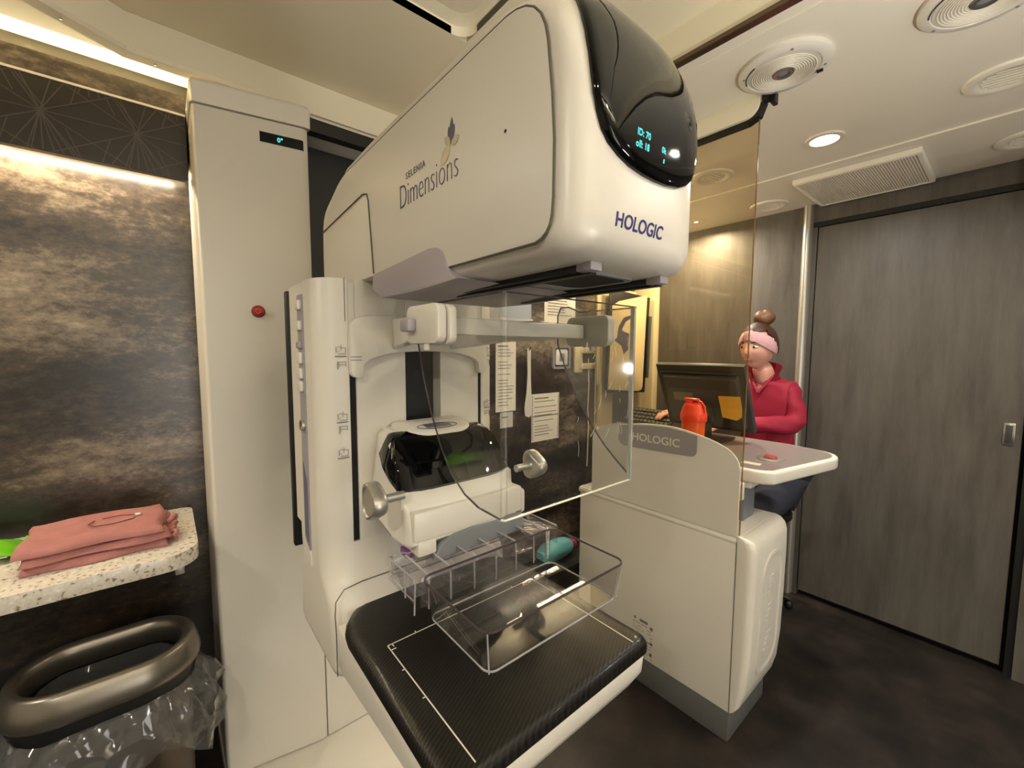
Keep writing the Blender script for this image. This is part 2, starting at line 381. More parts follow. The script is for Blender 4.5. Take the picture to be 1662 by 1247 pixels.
loft([[Vector((x, y, zc)) for x, y in hole], [Vector((x, y, zc+.025)) for x, y in hole]] + [[Vector((x+(.135-x)*.03, y+(-.05-y)*.03, zc+.035)) for x, y in hole]], cap=False, bm=bm)
box(-1.1, 1.4, -.9, .8, zc+.034, zc+.05, bm=bm)
structure(obj('ceiling_bay', bm, CEILM, None, 50))
# white flange with screws round the left of the bay, dark metal strip along the far side
def flange(pts, w0, w1, z0, z1):
    bm = BM()
    for k_, (p, q) in enumerate(zip(pts[:-1], pts[1:])):
        p = Vector((*p, 0)); q = Vector((*q, 0)); dr = (q-p).normalized(); n = Vector((dr.y, -dr.x, 0))
        e = dr*.012
        P = [p-e+n*w0, q+e+n*w0, q+e+n*w1, p-e+n*w1]
        prism([(v.x, v.y) for v in P], 'z', z0-.0006*k_, z1-.0004*k_, bm=bm)
    return bm
fl = obj('trim_4', flange([(-.97, -.9), (-1.5, -.036), (-1.5, 1.09)], -.034, .004, CEIL-.011, CEIL+.001), TRIMW); structure(fl)
for (x, y) in ((-1.452, -.145), (-1.516, .02), (-1.516, .45), (-1.3, -.39)):
    obj('screw', lathe([(.003, 0), (.003, -.002), (.001, -.0025)], (x, y, CEIL-.0108), n=8), CHROME, fl, 40)
structure(obj('trim_5', box(-1.5, 1.5, 1.078, 1.101, CEIL-.012, CEIL+.0005, .002), mat('bronze_strip', (112, 96, 82), .25, metal=.85)))
structure(obj('trim_6', box(-1.5, 1.5, 1.150, 1.156, CEIL-.003, CEIL+.0005), CEILW))
# skirting
structure(obj('baseboard_back', box(DX1+.08, XE, YW-.032, YW-.02, 0, .07), BLACK))

# ---------------------------------------------------------------- ceiling fittings
def downlight(x, y, label, vis=True):
    t = thing('recessed_downlight', label, 'downlight', (x, y, CEIL-.012))
    obj('bezel', ring((x, y, 0), .044, .06, CEIL-.007, CEIL+.001, 28), TRIMW, t, 40)
    obj('diffuser', lathe([(.0445, 0), (.0445, -.002), (.03, -.004), (.01, -.005)], (x, y, CEIL-.001), n=28), GLOW, t, 40)
DL = ['recessed downlight glowing in the ceiling above the operator station, right of the glass', 'smaller-looking glowing downlight seen through the glass, close to the grey back wall']
for i, (x, y) in enumerate(SPOTS):
    z0 = CEIL-.006 if y > 2.125 else CEIL
    if i == 2: continue
    downlight(x, y, DL[i] if i < 2 else ['', '', '', 'recessed downlight behind the camera on the operator side', 'recessed downlight behind the camera near the bay edge', 'recessed downlight behind the camera beside the bench', 'recessed downlight far behind the camera by the back wall', 'recessed downlight far behind the camera by the end wall'][i])
def round_speaker(x, y, label, rot=.5):
    t = thing('ceiling_speaker', label, 'speaker', (x, y, CEIL-.016), 'round ceiling speakers')
    obj('rim', lathe([(.108, .016), (.108, .006), (.100, 0), (.086, -.001), (.082, .004)], (x, y, CEIL-.016), n=40), WHITE2, t, 40)
    bm = lathe([(.084, .006), (.083, .002), (.026, -.002), (.025, .003)], (x, y, CEIL-.018), n=40); obj('grille', bm, WHITE, t, 40)
    bm = BM()
    for k in range(9):
        rr = .03+.0055*k; tube([(x+rr*math.cos(2*PI*j/36), y+rr*math.sin(2*PI*j/36), CEIL-.0178-.002*(.084-rr)/.058) for j in range(36)], .0013, 5, bm=bm, closed=True)
    obj('grille_rings', bm, CEILW, t, 60)
    bm = ring((x, y, 0), .015, .023, CEIL-.0225, CEIL-.017, 24); obj('tweeter_ring', bm, CHROME, t, 40)
    obj('tweeter', lathe([(.015, 0), (.01, -.003), (.003, -.004)], (x, y, CEIL-.0175), n=20), GREYM, t, 40)
    for k in range(4):
        a = rot+k*PI/2; obj('screw_hole', lathe([(.0035, 0), (.0035, -.003)], (x+.094*math.cos(a), y+.094*math.sin(a), CEIL-.0145), n=8), GREYM, t)
    a0 = 3.3
    obj('slot', tube([(x+.088*math.cos(a0+j*.06), y+.088*math.sin(a0+j*.06), CEIL-.0175) for j in range(16)], .0016, 5), BLACK, t)
    obj('clip', box(x+.06, x+.074, y+.058, y+.066, CEIL-.022, CEIL-.012, .001), BLACK, t)
round_speaker(-.447, 1.325, 'round white ceiling speaker with concentric grille in front of the hanging glass')
round_speaker(-.085, 1.385, 'round white ceiling speaker cut off by the top right of the view', 1.1)
def round_vent(x, y, label, dz=0, dark=True, ang=.7):
    z = CEIL-dz
    t = thing('round_air_vent', label, 'air vent', (x, y, z-.01), 'round ceiling air vents')
    obj('rim', lathe([(.088, .01), (.086, .004), (.074, 0), (.058, .002), (.052, .007)], (x, y, z-.01), n=36), CEILW, t, 40)
    obj('throat', lathe([(.053, 0), (.053, -.002)], (x, y, z+.0005), n=24), BLACK if dark else GREYM, t)
    for k in range(6):
        o = (k-2.5)*.0165; h = math.sqrt(max(.0005, .05**2-o*o)); c, s = math.cos(ang), math.sin(ang)
        M = Matrix.Rotation(ang, 3, 'Z') @ Matrix.Rotation(math.radians(35), 3, 'X')
        obj('louvre', box(x-h, x+h, y+o-.0032, y+o+.0032, z-.006, z-.004, rot=((x, y, z-.005), Matrix.Rotation(ang, 3, 'Z'))), CEILW, t)
round_vent(-.904, 1.901, 'round slatted ceiling vent seen through the tinted glass', ang=1.35)
round_vent(-.870, 2.477, 'round ceiling vent at the glass edge, above the seated person', .006, False, .2)
round_vent(-.060, 1.845, 'large round ceiling vent near the right edge of the view', ang=.2, dark=False)
round_vent(-.010, 2.41, 'round ceiling vent with a dark opening above the sliding door, at the right edge', .006, ang=.3)
# flat return-air grille
t = thing('air_return_grille', 'rectangular louvred return air grille on the ceiling above the sliding door', 'air vent', (-.48, 2.415, CEIL-.03))
gx0, gx1, gy0, gy1 = -.683, -.265, 2.20, 2.625
bm = loft([[Vector((x, y, z)) for x, y in rrect(gx0+q, gx1-q, gy0+q, gy1-q, .004, 2)] for q, z in ((0, CEIL-.007), (0, CEIL-.026), (.004, CEIL-.03), (.015, CEIL-.03), (.018, CEIL-.026), (.018, CEIL-.007))], cap=False)
obj('frame', bm, CEILW, t, 40)
obj('backing', box(gx0+.01, gx1-.01, gy0+.01, gy1-.01, CEIL-.012, CEIL-.006), GREYM, t)
lv = box(-.0032, .0032, gy0+.018, gy1-.018, CEIL-.028, CEIL-.013)
base = None
for k in range(44):
    x = gx0+.023+k*(gx1-gx0-.046)/43
    if base is None:
        for v in lv.verts: v.co.x += x
        base = obj('louvre', lv, CEILW, t)
    else:
        o = base.copy(); COL.objects.link(o); o.location.x = base.location.x+(x-(gx0+.023)); o.parent = t
# valance that holds the hanging glass
t = thing('glass_valance', 'cream valance with a rounded end hanging from the ceiling above the tinted glass', 'valance', (-1.1, 1.42, 2.055))
obj('fascia', prism([(-1.60, CEIL), (-.533, CEIL), (-.534, 2.10)]+[(-.575+.041*math.cos(a), 2.10-.041*math.sin(a)) for a in [k*PI/12 for k in range(1, 7)]]+[(-1.60, 2.059)], 'y', 1.402, 1.414), CEILM, t, 40)
obj('gasket', prism([(-1.60, 2.066), (-.575, 2.066), (-.55, 2.074), (-.532, 2.098), (-.524, 2.098), (-.538, 2.062), (-.57, 2.050), (-1.60, 2.050)], 'y', 1.415, 1.445), BLACK, t)
bm = box(-.53, -.515, 1.41, 1.44, 2.098, CEIL, .002); obj('bracket', bm, BLACK, t)
obj('bracket', box(-.512, -.499, 1.425, 1.452, 2.088, CEIL, .002), BLACK, t)

# lamps added outside the view: ceiling fill and a glint on the shield
t = thing('added_uplighter', 'added fill lamp on a slim stand beside the camera, its bowl turned to the ceiling', 'lamp', (.50, .62, 0))
obj('foot', lathe([(.10, 0), (.10, .012), (.03, .022)], (.50, .62, 0), n=28), BLACK, t, 40); obj('stem', lathe([(.012, .02), (.012, 1.16)], (.50, .62, 0), n=12), BLACK, t, 40)
obj('bowl', loft([[Vector((.50+q*.6*math.cos(a), .62+q*.6*math.sin(a), z-.4)) for a in [k*PI/14 for k in range(28)]] for q, z in ((.03, 1.55), (.10, 1.58), (.15, 1.645), (.146, 1.645), (.096, 1.585), (.02, 1.56))]), BLACK, t, 50)
t = thing('added_glint_light', 'added small round light on the back wall right of the sliding door', 'lamp', (1.05, 2.61, 1.225))
obj('backplate', onaxis_(((.065, 0), (.065, .02), (.05, .028)), (1.05, YW-.02, 1.225), (0, -1, 0)), WHITE2, t, 40)
# ---------------------------------------------------------------- overhead cabinet, left
t = thing('overhead_cabinet', 'shallow overhead wall cabinet with a dark line-patterned front and bronze stone top band', 'cabinet', (-1.68, -.9, 1.85))
CX = -1.61
obj('top_band', box(XW+.001, CX, -2.1, .082, 2.038, 2.094, .002), STONE, t)
obj('front_panel', box(CX-.02, CX, -2.1, .082, 1.852, 2.036), DARKPANEL, t)
obj('carcass', box(XW+.001, CX-.022, -2.1, .081, 1.90, 2.036), DGREY, t)
obj('edge_strip', box(CX-.003, CX+.003, -2.1, .083, 2.033, 2.039), TRIMW, t)
bm = BM(); ST = []; NS = [0]
for i in range(-4, 3):
    for j in range(-1, 2): ST.append((-.028+i*.182+(.091 if j % 2 else 0), 1.951+j*.16))
def pstroke(p, q, w=.0013):
    a = Vector((CX, *p)); b = Vector((CX, *q)); d_ = (b-a).normalized(); n = Vector((1, 0, 0)).cross(d_)*w; NS[0] += 1
    lo, hi = 1.853, 2.032
    def clip(a, b):
        t0, t1 = 0., 1.
        for k, (mn, mx_) in ((1, (-2.09, .081)), (2, (lo, hi))):
            dlt = b[k]-a[k]
            if abs(dlt) < 1e-9:
                if not mn <= a[k] <= mx_: return None
                continue
            ta, tb = (mn-a[k])/dlt, (mx_-a[k])/dlt
            if ta > tb: ta, tb = tb, ta
            t0, t1 = max(t0, ta), min(t1, tb)
        return (a+(b-a)*t0, a+(b-a)*t1) if t1 > t0 else None
    c_ = clip(a, b)
    if not c_: return
    a, b = c_; x = Vector((.0004+.00001*NS[0], 0, 0))
    bm.faces.new([bm.verts.new(v) for v in (a-n+x, a+n+x, b+n+x, b-n+x)])
for (y, z) in ST:
    for (dy, dz) in ((.182, 0), (.091, .16), (.091, -.16), (.273, .16), (.273, -.16)): pstroke((y, z), (y+dy, z+dz))
    for (dy, dz) in ((.045, .16), (-.045, -.16), (.06, -.16), (-.06, .16), (.025, -.12), (-.025, -.12), (0, -.12), (.13, -.2)): pstroke((y, z), (y+dy*.8, z+dz*.8))
obj('pattern_print', bm, PATTERN, t)
obj('light_strip', box(-1.715, -1.685, -1.4, .08, 1.892, 1.90), mat('led_strip', (255, 240, 200), .5, emit=(255, 222, 168), estr=12), t)

# ---------------------------------------------------------------- bench counter
t = thing('bench_counter', 'wall-mounted speckled white quartz counter with a rounded corner under the patterned cabinet', 'counter', (-1.56, -.9, .78))
bm = prism(rrect(XW, -1.345, -2.1, .048, (.001, .001, .075, .03), 8), 'z', .782, .822, .006, 2, only='caps')
obj('slab', bm, COUNTER, t, 40)
obj('support_bracket', box(-1.40, -1.375, -.005, .015, .755, .782, .003), SILVER, t, 40)

# ---------------------------------------------------------------- folded pink clothes
def folded(name, label, x0, x1, y0, y1, z, h, seed, n=26, m=40, wav=.006, parent=None):
    rnd = random.Random(seed); ph = [rnd.uniform(0, 6.28) for _ in range(8)]
    t = BM(); top = []; bot = []
    for i in range(n+1):
        A = []; B = []
        for j in range(m+1):
            a, b = i/n, j/m
            x = x0+(x1-x0)*a; y = y0+(y1-y0)*b
            ex = 1-abs(2*a-1)**8; ey = 1-abs(2*b-1)**14
            hh = h*(.2+.8*min(ex, ey)**.5)
            wv = wav*(math.sin(5*a+9*b+ph[0])*.5+math.sin(14*b-4*a+ph[1])*.25+math.sin(17*a+3*b+ph[2])*.2)
            ox = .006*math.sin(9*b+ph[3]); oy = .005*math.sin(8*a+ph[4])
            A.append(t.verts.new((x+ox, y+oy, z+hh+wv*min(ex, ey)))); B.append(t.verts.new((x+ox, y+oy, z+.0005)))
        top.append(A); bot.append(B)
    for i in range(n):
        for j in range(m):
            t.faces.new((top[i][j], top[i+1][j], top[i+1][j+1], top[i][j+1])); t.faces.new((bot[i][j], bot[i][j+1], bot[i+1][j+1], bot[i+1][j]))
    for i in range(n):
        t.faces.new((top[i][0], bot[i][0], bot[i+1][0], top[i+1][0])); t.faces.new((top[i][m], top[i+1][m], bot[i+1][m], bot[i][m]))
    for j in range(m):
        t.faces.new((top[0][j], top[0][j+1], bot[0][j+1], bot[0][j])); t.faces.new((top[n][j], bot[n][j], bot[n][j+1], top[n][j+1]))
    return t
t = thing('folded_gown', 'folded dusty pink cloth gown with a cord and toggle on the speckled counter', 'gown', (-1.53, -.15, .823))
for k, (x0, x1, y0, y1, h) in enumerate(((-1.650, -1.425, -.278, -.010, .020), (-1.645, -1.428, -.285, -.013, .020), (-1.650, -1.430, -.292, -.020, .021))):
    obj('fold_layer', folded('', '', x0, x1, y0, y1, .8235+k*.0205, h, k+3), PINK, t, 60)
bm = BM()
for k in range(3):
    tube([(-1.46-.03*k+.012*math.cos(a*.7+k), -.004+.008*math.sin(a*.9), .838+.014*k+.01*math.sin(a*.7+k)) for a in range(9)], .006, 7, bm=bm)
obj('gathered_edge', bm, PINK, t, 60)
obj('cord', tube([(-1.555, -.165, .8885), (-1.53, -.175, .889), (-1.505, -.16, .8885), (-1.50, -.125, .8885), (-1.513, -.085, .889), (-1.545, -.082, .889), (-1.565, -.115, .8885), (-1.56, -.15, .8885)], .0015, 6), mat('cord_pink', (128, 78, 70), .8), t, 60)
bm = lathe([(.004, 0), (.0055, .002), (.0055, .013), (.004, .015)], (-1.53, -.083, .892), 'y', 12); obj('toggle', bm, SILVER, t, 40)
# green wipes pack
t = BM(); R = []
for i in range(15):
    a = i/14; y = -.585+.285*a; w = .055*(1-.12*abs(2*a-1)**6); h = .036*(1-abs(2*a-1)**5)+.003; L = []
    for k in range(16):
        q = 2*PI*k/16; L.append(Vector((-1.61+w*math.cos(q)+.004*math.sin(9*a+k), y+.004*math.sin(k*2.1)*(1 if a > .9 else 0), .8290+h*.55+h*.5*math.sin(q)*(1+.1*math.sin(7*a+2*k)))))
    R.append(L)
g = obj('wipes_pack', loft(R), GREEN, None, 50); tag(g, 'lime green plastic wipes pack lying beside the pink folded gown on the counter', 'wipes')
ORG[g] = g.location.copy()
obj('sealed_end', box(-1.655, -1.565, -.306, -.294, .829, .844, .002, rot=((-1.61, -.268, .835), Matrix.Rotation(.25, 3, 'Y'))), GREEN, g, 40)
obj('label_patch', box(-1.572, -1.552, -.34, -.32, .838, .8405, .0008), WPRINT, g)

# ---------------------------------------------------------------- waste bin under the counter
BX0, BX1, BY0, BY1 = -1.515, -1.262, -.325, .040
t = thing('waste_bin', 'bronze metal waste bin with a racetrack rim and clear liner under the counter', 'waste bin', (-1.39, -.14, 0))
def rim_loops(specs):
    return [[Vector((p[0], p[1], z)) for p in rrect(BX0+i, BX1-i, BY0+i, BY1-i, .122-i if .122-i > .01 else .01, 10)] for (i, z) in specs]
obj('rim', loft(rim_loops([(.044, .545), (.040, .580), (.036, .594), (.028, .602), (.019, .602), (.012, .596), (.003, .566), (.0, .545), (.004, .534), (.012, .532), (.03, .534), (.044, .545)]), cap=False), STEEL, t, 60)
obj('collar', loft(rim_loops([(.016, .538), (.02, .49), (.03, .489), (.03, .538)]), cap=False), BLACK, t, 60)
obj('body', loft(rim_loops([(.045, .0), (.03, .02), (.024, .49)]), cap=False), STEELB, t, 60)
obj('bottom', prism(rrect(BX0+.05, BX1-.05, BY0+.05, BY1-.05, .07, 6), 'z', .004, .012), BLACK, t)
# liner : inside sheet and the skirt folded over the outside
rnd = random.Random(4); n = 72; rings = []
spec = [(.075, .30, .018), (.068, .42, .014), (.060, .52, .006), (.058, .548, .002)]
for (ins, z, w) in spec:
    L = []
    for k, p in enumerate(rrect(BX0+ins, BX1-ins, BY0+ins, BY1-ins, max(.02, .122-ins), 17)):
        c = Vector(((BX0+BX1)/2, (BY0+BY1)/2, z)); q = Vector((p[0], p[1], z)); d_ = (q-c); d_.z = 0; d_.normalize()
        L.append(q+d_*w*(math.sin(k*1.7+z*9)*.5+math.sin(k*.63+z*31)*.5))
    rings.append(L)
obj('liner_inside', loft(rings, cap=False), BAG, t, 80)
rings = []
for (ins, z, w, dz) in [(.014, .500, .002, .004), (-.004, .482, .008, .008), (-.022, .445, .016, .014), (-.030, .39, .024, .022), (-.022, .34, .020, .05)]:
    L = []
    pts = rrect(BX0+ins, BX1-ins, BY0+ins, BY1-ins, .122-ins, 17)
    for k, p in enumerate(pts):
        c = Vector(((BX0+BX1)/2, (BY0+BY1)/2, z)); q = Vector((p[0], p[1], z)); d_ = (q-c); d_.z = 0; d_.normalize()
        q = q+d_*w*(.3+math.sin(k*1.1+z*23)*.5+math.sin(k*2.3+z*11)*.4); q.z += dz*math.sin(k*.35+.6); L.append(q)
    rings.append(L)
obj('liner_skirt', loft(rings, cap=False), BAG, t, 80)

# ================================================================ MAMMOGRAPHY MACHINE
M_ = thing('mammography_machine', 'large white mammography machine with a black visor head, carbon breast platform and clear face shield', 'scanner', (-1.1, .4, 0))
# --- gantry column
GL = [(XW+.01, .088), (-1.462, .088), (-1.452, .094), (-1.405, .350), (-1.410, .366), (XW+.01, .366)]
obj('gantry_panel', prism(GL, 'z', .042, 2.012, .004, 2), WHITE, M_, 40)
GR = [(XW+.01, .97), (-1.462, .97), (-1.452, .964), (-1.405, .70), (-1.410, .684), (XW+.01, .684)]
obj('gantry_panel', prism(GR, 'z', .042, 2.012, .004, 2), WHITE, M_, 40)
cap = [(XW+.01, .085), (-1.462, .085), (-1.450, .090), (-1.402, .352), (-1.404, .372), (-1.44, .39), (-1.44, .66), (-1.404, .68), (-1.402, .70), (-1.450, .966), (-1.462, .972), (XW+.01, .972)]
obj('gantry_cap', prism(cap, 'z', 2.015, 2.082, .022, 4, only='top'), WHITE2, M_, 50)
obj('recess_panel', box(-1.56, -1.52, .3705, .680, .70, 2.012), BLACK, M_)
obj('recess_lining', box(-1.56, -1.425, .3665, .3705, .70, 2.014), BLACK, M_)
obj('recess_lining', box(-1.56, -1.425, .680, .6835, .70, 2.014), BLACK, M_)
obj('recess_hood', loft([[(-1.44+.0*k, y, z) for (y, z) in ((.372, 2.06), (.678, 2.06), (.678, 2.012), (.372, 2.012))] if k == 0 else [(-1.405, y, z) for (y, z) in ((.374, 2.05), (.676, 2.05), (.676, 2.012), (.374, 2.012))] for k in range(2)]), mat('hood_black', (34, 32, 30), .28), M_, 50)
obj('gantry_lower_cover', box(-1.56, -1.408, .368, .682, .042, .695, .004), WHITE, M_, 40)
obj('gantry_base', prism([(XW+.01, .084), (-1.458, .084), (-1.445, .088), (-1.0, .12), (-.88, .19), (-.84, .28), (-.84, .62), (-.90, .70), (-1.0, .74), (-1.445, .968), (XW+.01, .968)], 'z', 0, .040, .004), WHITE, M_, 40)
gv = Vector((.047, .256, 0)).normalized(); gn = Vector((gv.y, -gv.x, 0))
def gpt(s, z, o=0): p = Vector((-1.452, .094, z))+gv*s+gn*o; return p
# angle display
bm = loft([[gpt(.150, 1.948, .0008), gpt(.150, 1.976, .0008), gpt(.150, 1.976, -.004), gpt(.150, 1.948, -.004)], [gpt(.259, 1.946, .0008), gpt(.259, 1.975, .0008), gpt(.259, 1.975, -.004), gpt(.259, 1.946, -.004)], [gpt(.2735, 1.940, -.008), gpt(.2735, 1.970, -.008), gpt(.268, 1.970, -.014), gpt(.268, 1.940, -.014)]])
ad = obj('angle_display', bm, GBLACK, M_)
text('display_digits', '0\u00b0', .017, gpt(.194, 1.9555, .0012), gv, (0, 0, 1), CYAN, ad, offset=.0004)
# emergency stop
p = gpt(.128, 1.462)
eb = BM(); 
def onaxis(prof, c, ax, n=24, bm=None):
    t = lathe(prof, (0, 0, 0), 'z', n); q = Vector((0, 0, 1)).rotation_difference(Vector(ax)); mm = q.to_matrix()
    for v in t.verts: v.co = Vector(c)+mm @ v.co
    return join(bm, t)
es = obj('emergency_button', onaxis([(.0145, .004), (.0155, .010), (.0145, .016), (.010, .0185), (.002, .019)], p, gn), RED, M_, 40)
obj('button_collar', onaxis([(.0175, -.001), (.0175, .003), (.0155, .006), (.011, .006)], p, gn), BLACK, es, 40)
obj('button_ring', onaxis([(.0075, .0188), (.0075, .0198), (.0055, .0200), (.0055, .0188)], p, gn), mat('dull_red', (214, 120, 104), .5), es)
# --- C-arm column
SL = (.2455, .2575); SR = (.5325, .5445); RCS = (.357, .434)
CXF = -.75
def carm_plan():
    P = rrect(-.955, CXF, .2, .585, (.012, .05, .05, .012), 8)
    # the outline runs x0y0, x1y0, x1y1, x0y1 ; put the slots and recess into the front edge
    out = []
    for i, q in enumerate(P):
        out.append(q)
        if i == 17:                       # end of the first front corner
            for (a, b, dp) in ((SL[0]+.005, SL[1]+.005, .03), (RCS[0], RCS[1], .032), (SR[0]-.005, SR[1]-.005, .03)):
                out += [(CXF, a), (CXF-dp, a), (CXF-dp, b), (CXF, b)]
    return out
obj('c_arm_column', prism(carm_plan(), 'z', 1.0, 1.474, .006, 2, only='top'), WHITE, M_, 40)
obj('carriage_slot', box(CXF-.0318, CXF-.030, RCS[0]+.0005, RCS[1]-.0005, 1.001, 1.44), BLACK, M_)
for (a, b) in (SL, SR):
    s_ = .005 if a < .4 else -.005
    obj('guide_slot', box(CXF-.0298, CXF-.004, a+s_+.0003, b+s_-.0003, 1.001, 1.43), PBLACK, M_)
for (a, b) in ((SL[0]+.0055, SL[1]+.0045), (RCS[0]+.0005, RCS[1]-.0005), (SR[0]-.0045, SR[1]-.0055)):
    obj('slot_cap', box(CXF-.028, CXF-.0002, a, b, 1.385 if b-a < .03 else 1.352, 1.468), WHITE, M_)
# lower, flared part that carries the platform
zl = [(1.0, -.955, -.750, .2, .585, .05), (.975, -.955, -.748, .2, .585, .05), (.95, -.955, -.740, .2, .585, .055), (.932, -.955, -.725, .2, .585, .06), (.915, -.955, -.702, .2, .583, .06), (.90, -.955, -.695, .2, .58, .05),
      (.80, -.955, -.695, .2, .575, .03), (.785, -.95, -.70, .203, .572, .03), (.775, -.93, -.72, .215, .56, .03)]
obj('c_arm_base', zloft(zl, 8), WHITE, M_, 50)
obj('platform_seam', tube([(-.6955, .1993, .80), (-.6955, .1993, .875), (-.700, .1995, .905), (-.710, .204, .922), (-.722, .222, .9325), (-.7262, .255, .9345), (-.7262, .40, .9345), (-.7262, .53, .9345), (-.722, .562, .9325)], .0009, 6), SEAM, M_)
# seam and back plate
obj('back_plate', box(-.974, -.957, .196, .589, .93, 1.470, .003), BLACK, M_, 40)
obj('rotation_hub', onaxis([(.12, 0), (.12, .55)], (-1.522, .41, 1.24), (1, 0, 0), 28), DGREY, M_, 40)
obj('column_seam', box(CXF-.0015, CXF+.0004, .2452, .2460, 1.40, 1.4745), SEAM, M_)
# neck between column and head
neck = [(-.972, 1.474), (-.695, 1.474), (-.712, 1.600), (-.718, 1.612), (-.735, 1.616), (-.972, 1.600)]
obj('neck_cover', prism(neck, 'y', .2765, .5085, .004, 2), WHITE, M_, 40)
# side control strip
cs = obj('control_strip', prism(rrect(-.874, -.838, .965, 1.452, .006, 3), 'y', .1975, .203), LILAC, M_)
obj('strip_surround', prism([(-.878, .955), (-.834, .935), (-.834, .94), (-.838, .962), (-.878, .98)], 'y', .197, .203), WHITE2, M_)
obj('strip_insert', prism([(-.868, 1.135), (-.842, 1.10), (-.842, .975), (-.868, .99)], 'y', .1968, .199), BLUEG, cs)
for (z0, z1, c_) in ((1.424, 1.442, WHITE2), (1.386, 1.404, WHITE2), (1.352, 1.366, LILAC), (1.324, 1.346, WHITE2), (1.296, 1.316, WHITE2), (1.272, 1.292, WHITE2)):
    obj('key', box(-.868, -.844, .1915, .199, z0, z1, .003), c_, cs, 40)
obj('key_lock', onaxis([(.011, 0), (.011, .005), (.008, .007), (.002, .007)], (-.852, .1975, 1.208), (0, -1, 0), 18), CHROME, cs, 40)
# little position drawings beside the guide slots
def position_prints(y0, sgn, name):
    rows = []
    def R(a0, a1, b0, b1):
        a0, a1 = y0+sgn*a0, y0+sgn*a1; rows.append((min(a0, a1), max(a0, a1), b0, b1))
    w = .0011
    for (bar, up, dn) in ((1.338, 1.343, 1.330), (1.222, 1.226, 1.216), (1.158, 1.162, None)):
        rows.clear(); R(-.010, .010, bar, bar+.0016); zz = up
        R(-.004, .0085, zz, zz+w*.7); R(.0078, .0085, zz, zz+.011); R(.0005, .0085, zz+.0105, zz+.0112); R(.0005, .0012, zz+.006, zz+.016)
        R(-.008, -.007, zz+.002, zz+.012); R(-.006, -.0005, zz+.012, zz+.0127); R(-.0065, -.003, zz+.004, zz+.0046)
        if dn:
            zz = dn; R(-.004, .0085, zz-.001, zz-.0003); R(.0078, .0085, zz-.009, zz); R(-.006, -.005, zz-.014, zz); R(-.004, .007, zz-.006, zz-.0053); R(-.004, -.0033, zz-.010, zz)
        lines(rows, INK, M_, name, 'x', CXF+.0003, .0004)
position_prints(.2365, 1, 'position_print'); position_prints(.5535, -1, 'position_print')
# --- breast platform
bm = BM()
pts = []
def plat_loop(x0, x1, y0, y1, zf, zb, r, n=6):
    L = []
    for (x, y) in rrect(x0, x1, y0, y1, r, n):
        k = (x-(-.70))/(-.335+.70); L.append(Vector((x, y, zb+(zf-zb)*k)))
    return L
obj('platform_body', loft([plat_loop(-.694, -.3365, .2015, .5585, .889, .889, (.004, .02, .02, .004)), plat_loop(-.694, -.335, .2, .56, .884, .884, (.004, .02, .02, .004)), plat_loop(-.694, -.337, .2, .56, .855, .82, (.004, .022, .022, .004)), plat_loop(-.694, -.346, .207, .553, .838, .80, (.004, .03, .03, .004)), plat_loop(-.694, -.372, .222, .538, .828, .790, (.004, .03, .03, .004))]), WHITE2, M_, 40)
lid = obj('platform_cover', loft([plat_loop(-.722, -.333, .198, .562, .8855, .889, (.09, .016, .016, .09)), plat_loop(-.722, -.333, .198, .562, .897, .897, (.09, .016, .016, .09)), plat_loop(-.720, -.335, .202, .558, .904, .904, (.09, .016, .016, .09)), plat_loop(-.712, -.340, .212, .548, .907, .907, (.085, .014, .014, .085)), plat_loop(-.705, -.345, .222, .538, .9072, .9072, (.08, .012, .012, .08))]), CARBON, M_, 50)
w = .0016
lines([(-.574, -.574+w, .236, .529), (-.574, -.343, .236, .236+w), (-.574, -.343, .5275, .5291), (-.562, -.562+w, .236, .245), (-.574, -.566, .243, .2445), (-.515, -.515+w, .2325, .237), (-.578, -.573, .283, .2846), (-.455, -.4534, .2325, .237), (-.578, -.573, .48, .4816), (-.515, -.5134, .528, .532)], mat('field_line', (205, 200, 185), .5), lid, 'field_outline_print', 'z', .9073, .0004)
# --- tube head
YC, HW = .3925, .1125
def hsec(x, ins, drop, rise, n=10):
    """one cross-section of the head : flat sides, arched top, rounded bottom"""
    hw = HW-ins; zb = 1.440+rise; zt = 1.728-drop; zs = min(1.668, zt-.06); L = []
    for k in range(n+1):                                       # right bottom corner
        a = -PI/2+k/n*PI/2; L.append(Vector((x, YC+hw-.022+.022*math.cos(a), zb+.022+.022*math.sin(a))))
    for k in range(1, 4): L.append(Vector((x, YC+hw, zb+.022+(zs-zb-.022)*k/4)))
    for k in range(2*n+1):                                     # top arch (superellipse)
        a = k/(2*n)*PI; c_, s_ = math.cos(a), math.sin(a)
        L.append(Vector((x, YC+hw*math.copysign(abs(c_)**.62, c_), zs+(zt-zs)*abs(s_)**.75)))
    for k in range(3, 0, -1): L.append(Vector((x, YC-hw, zb+.022+(zs-zb-.022)*k/4)))
    for k in range(n+1):
        a = PI+k/n*PI/2; L.append(Vector((x, YC-hw+.022+.022*math.cos(a), zb+.022+.022*math.sin(a))))
    return L
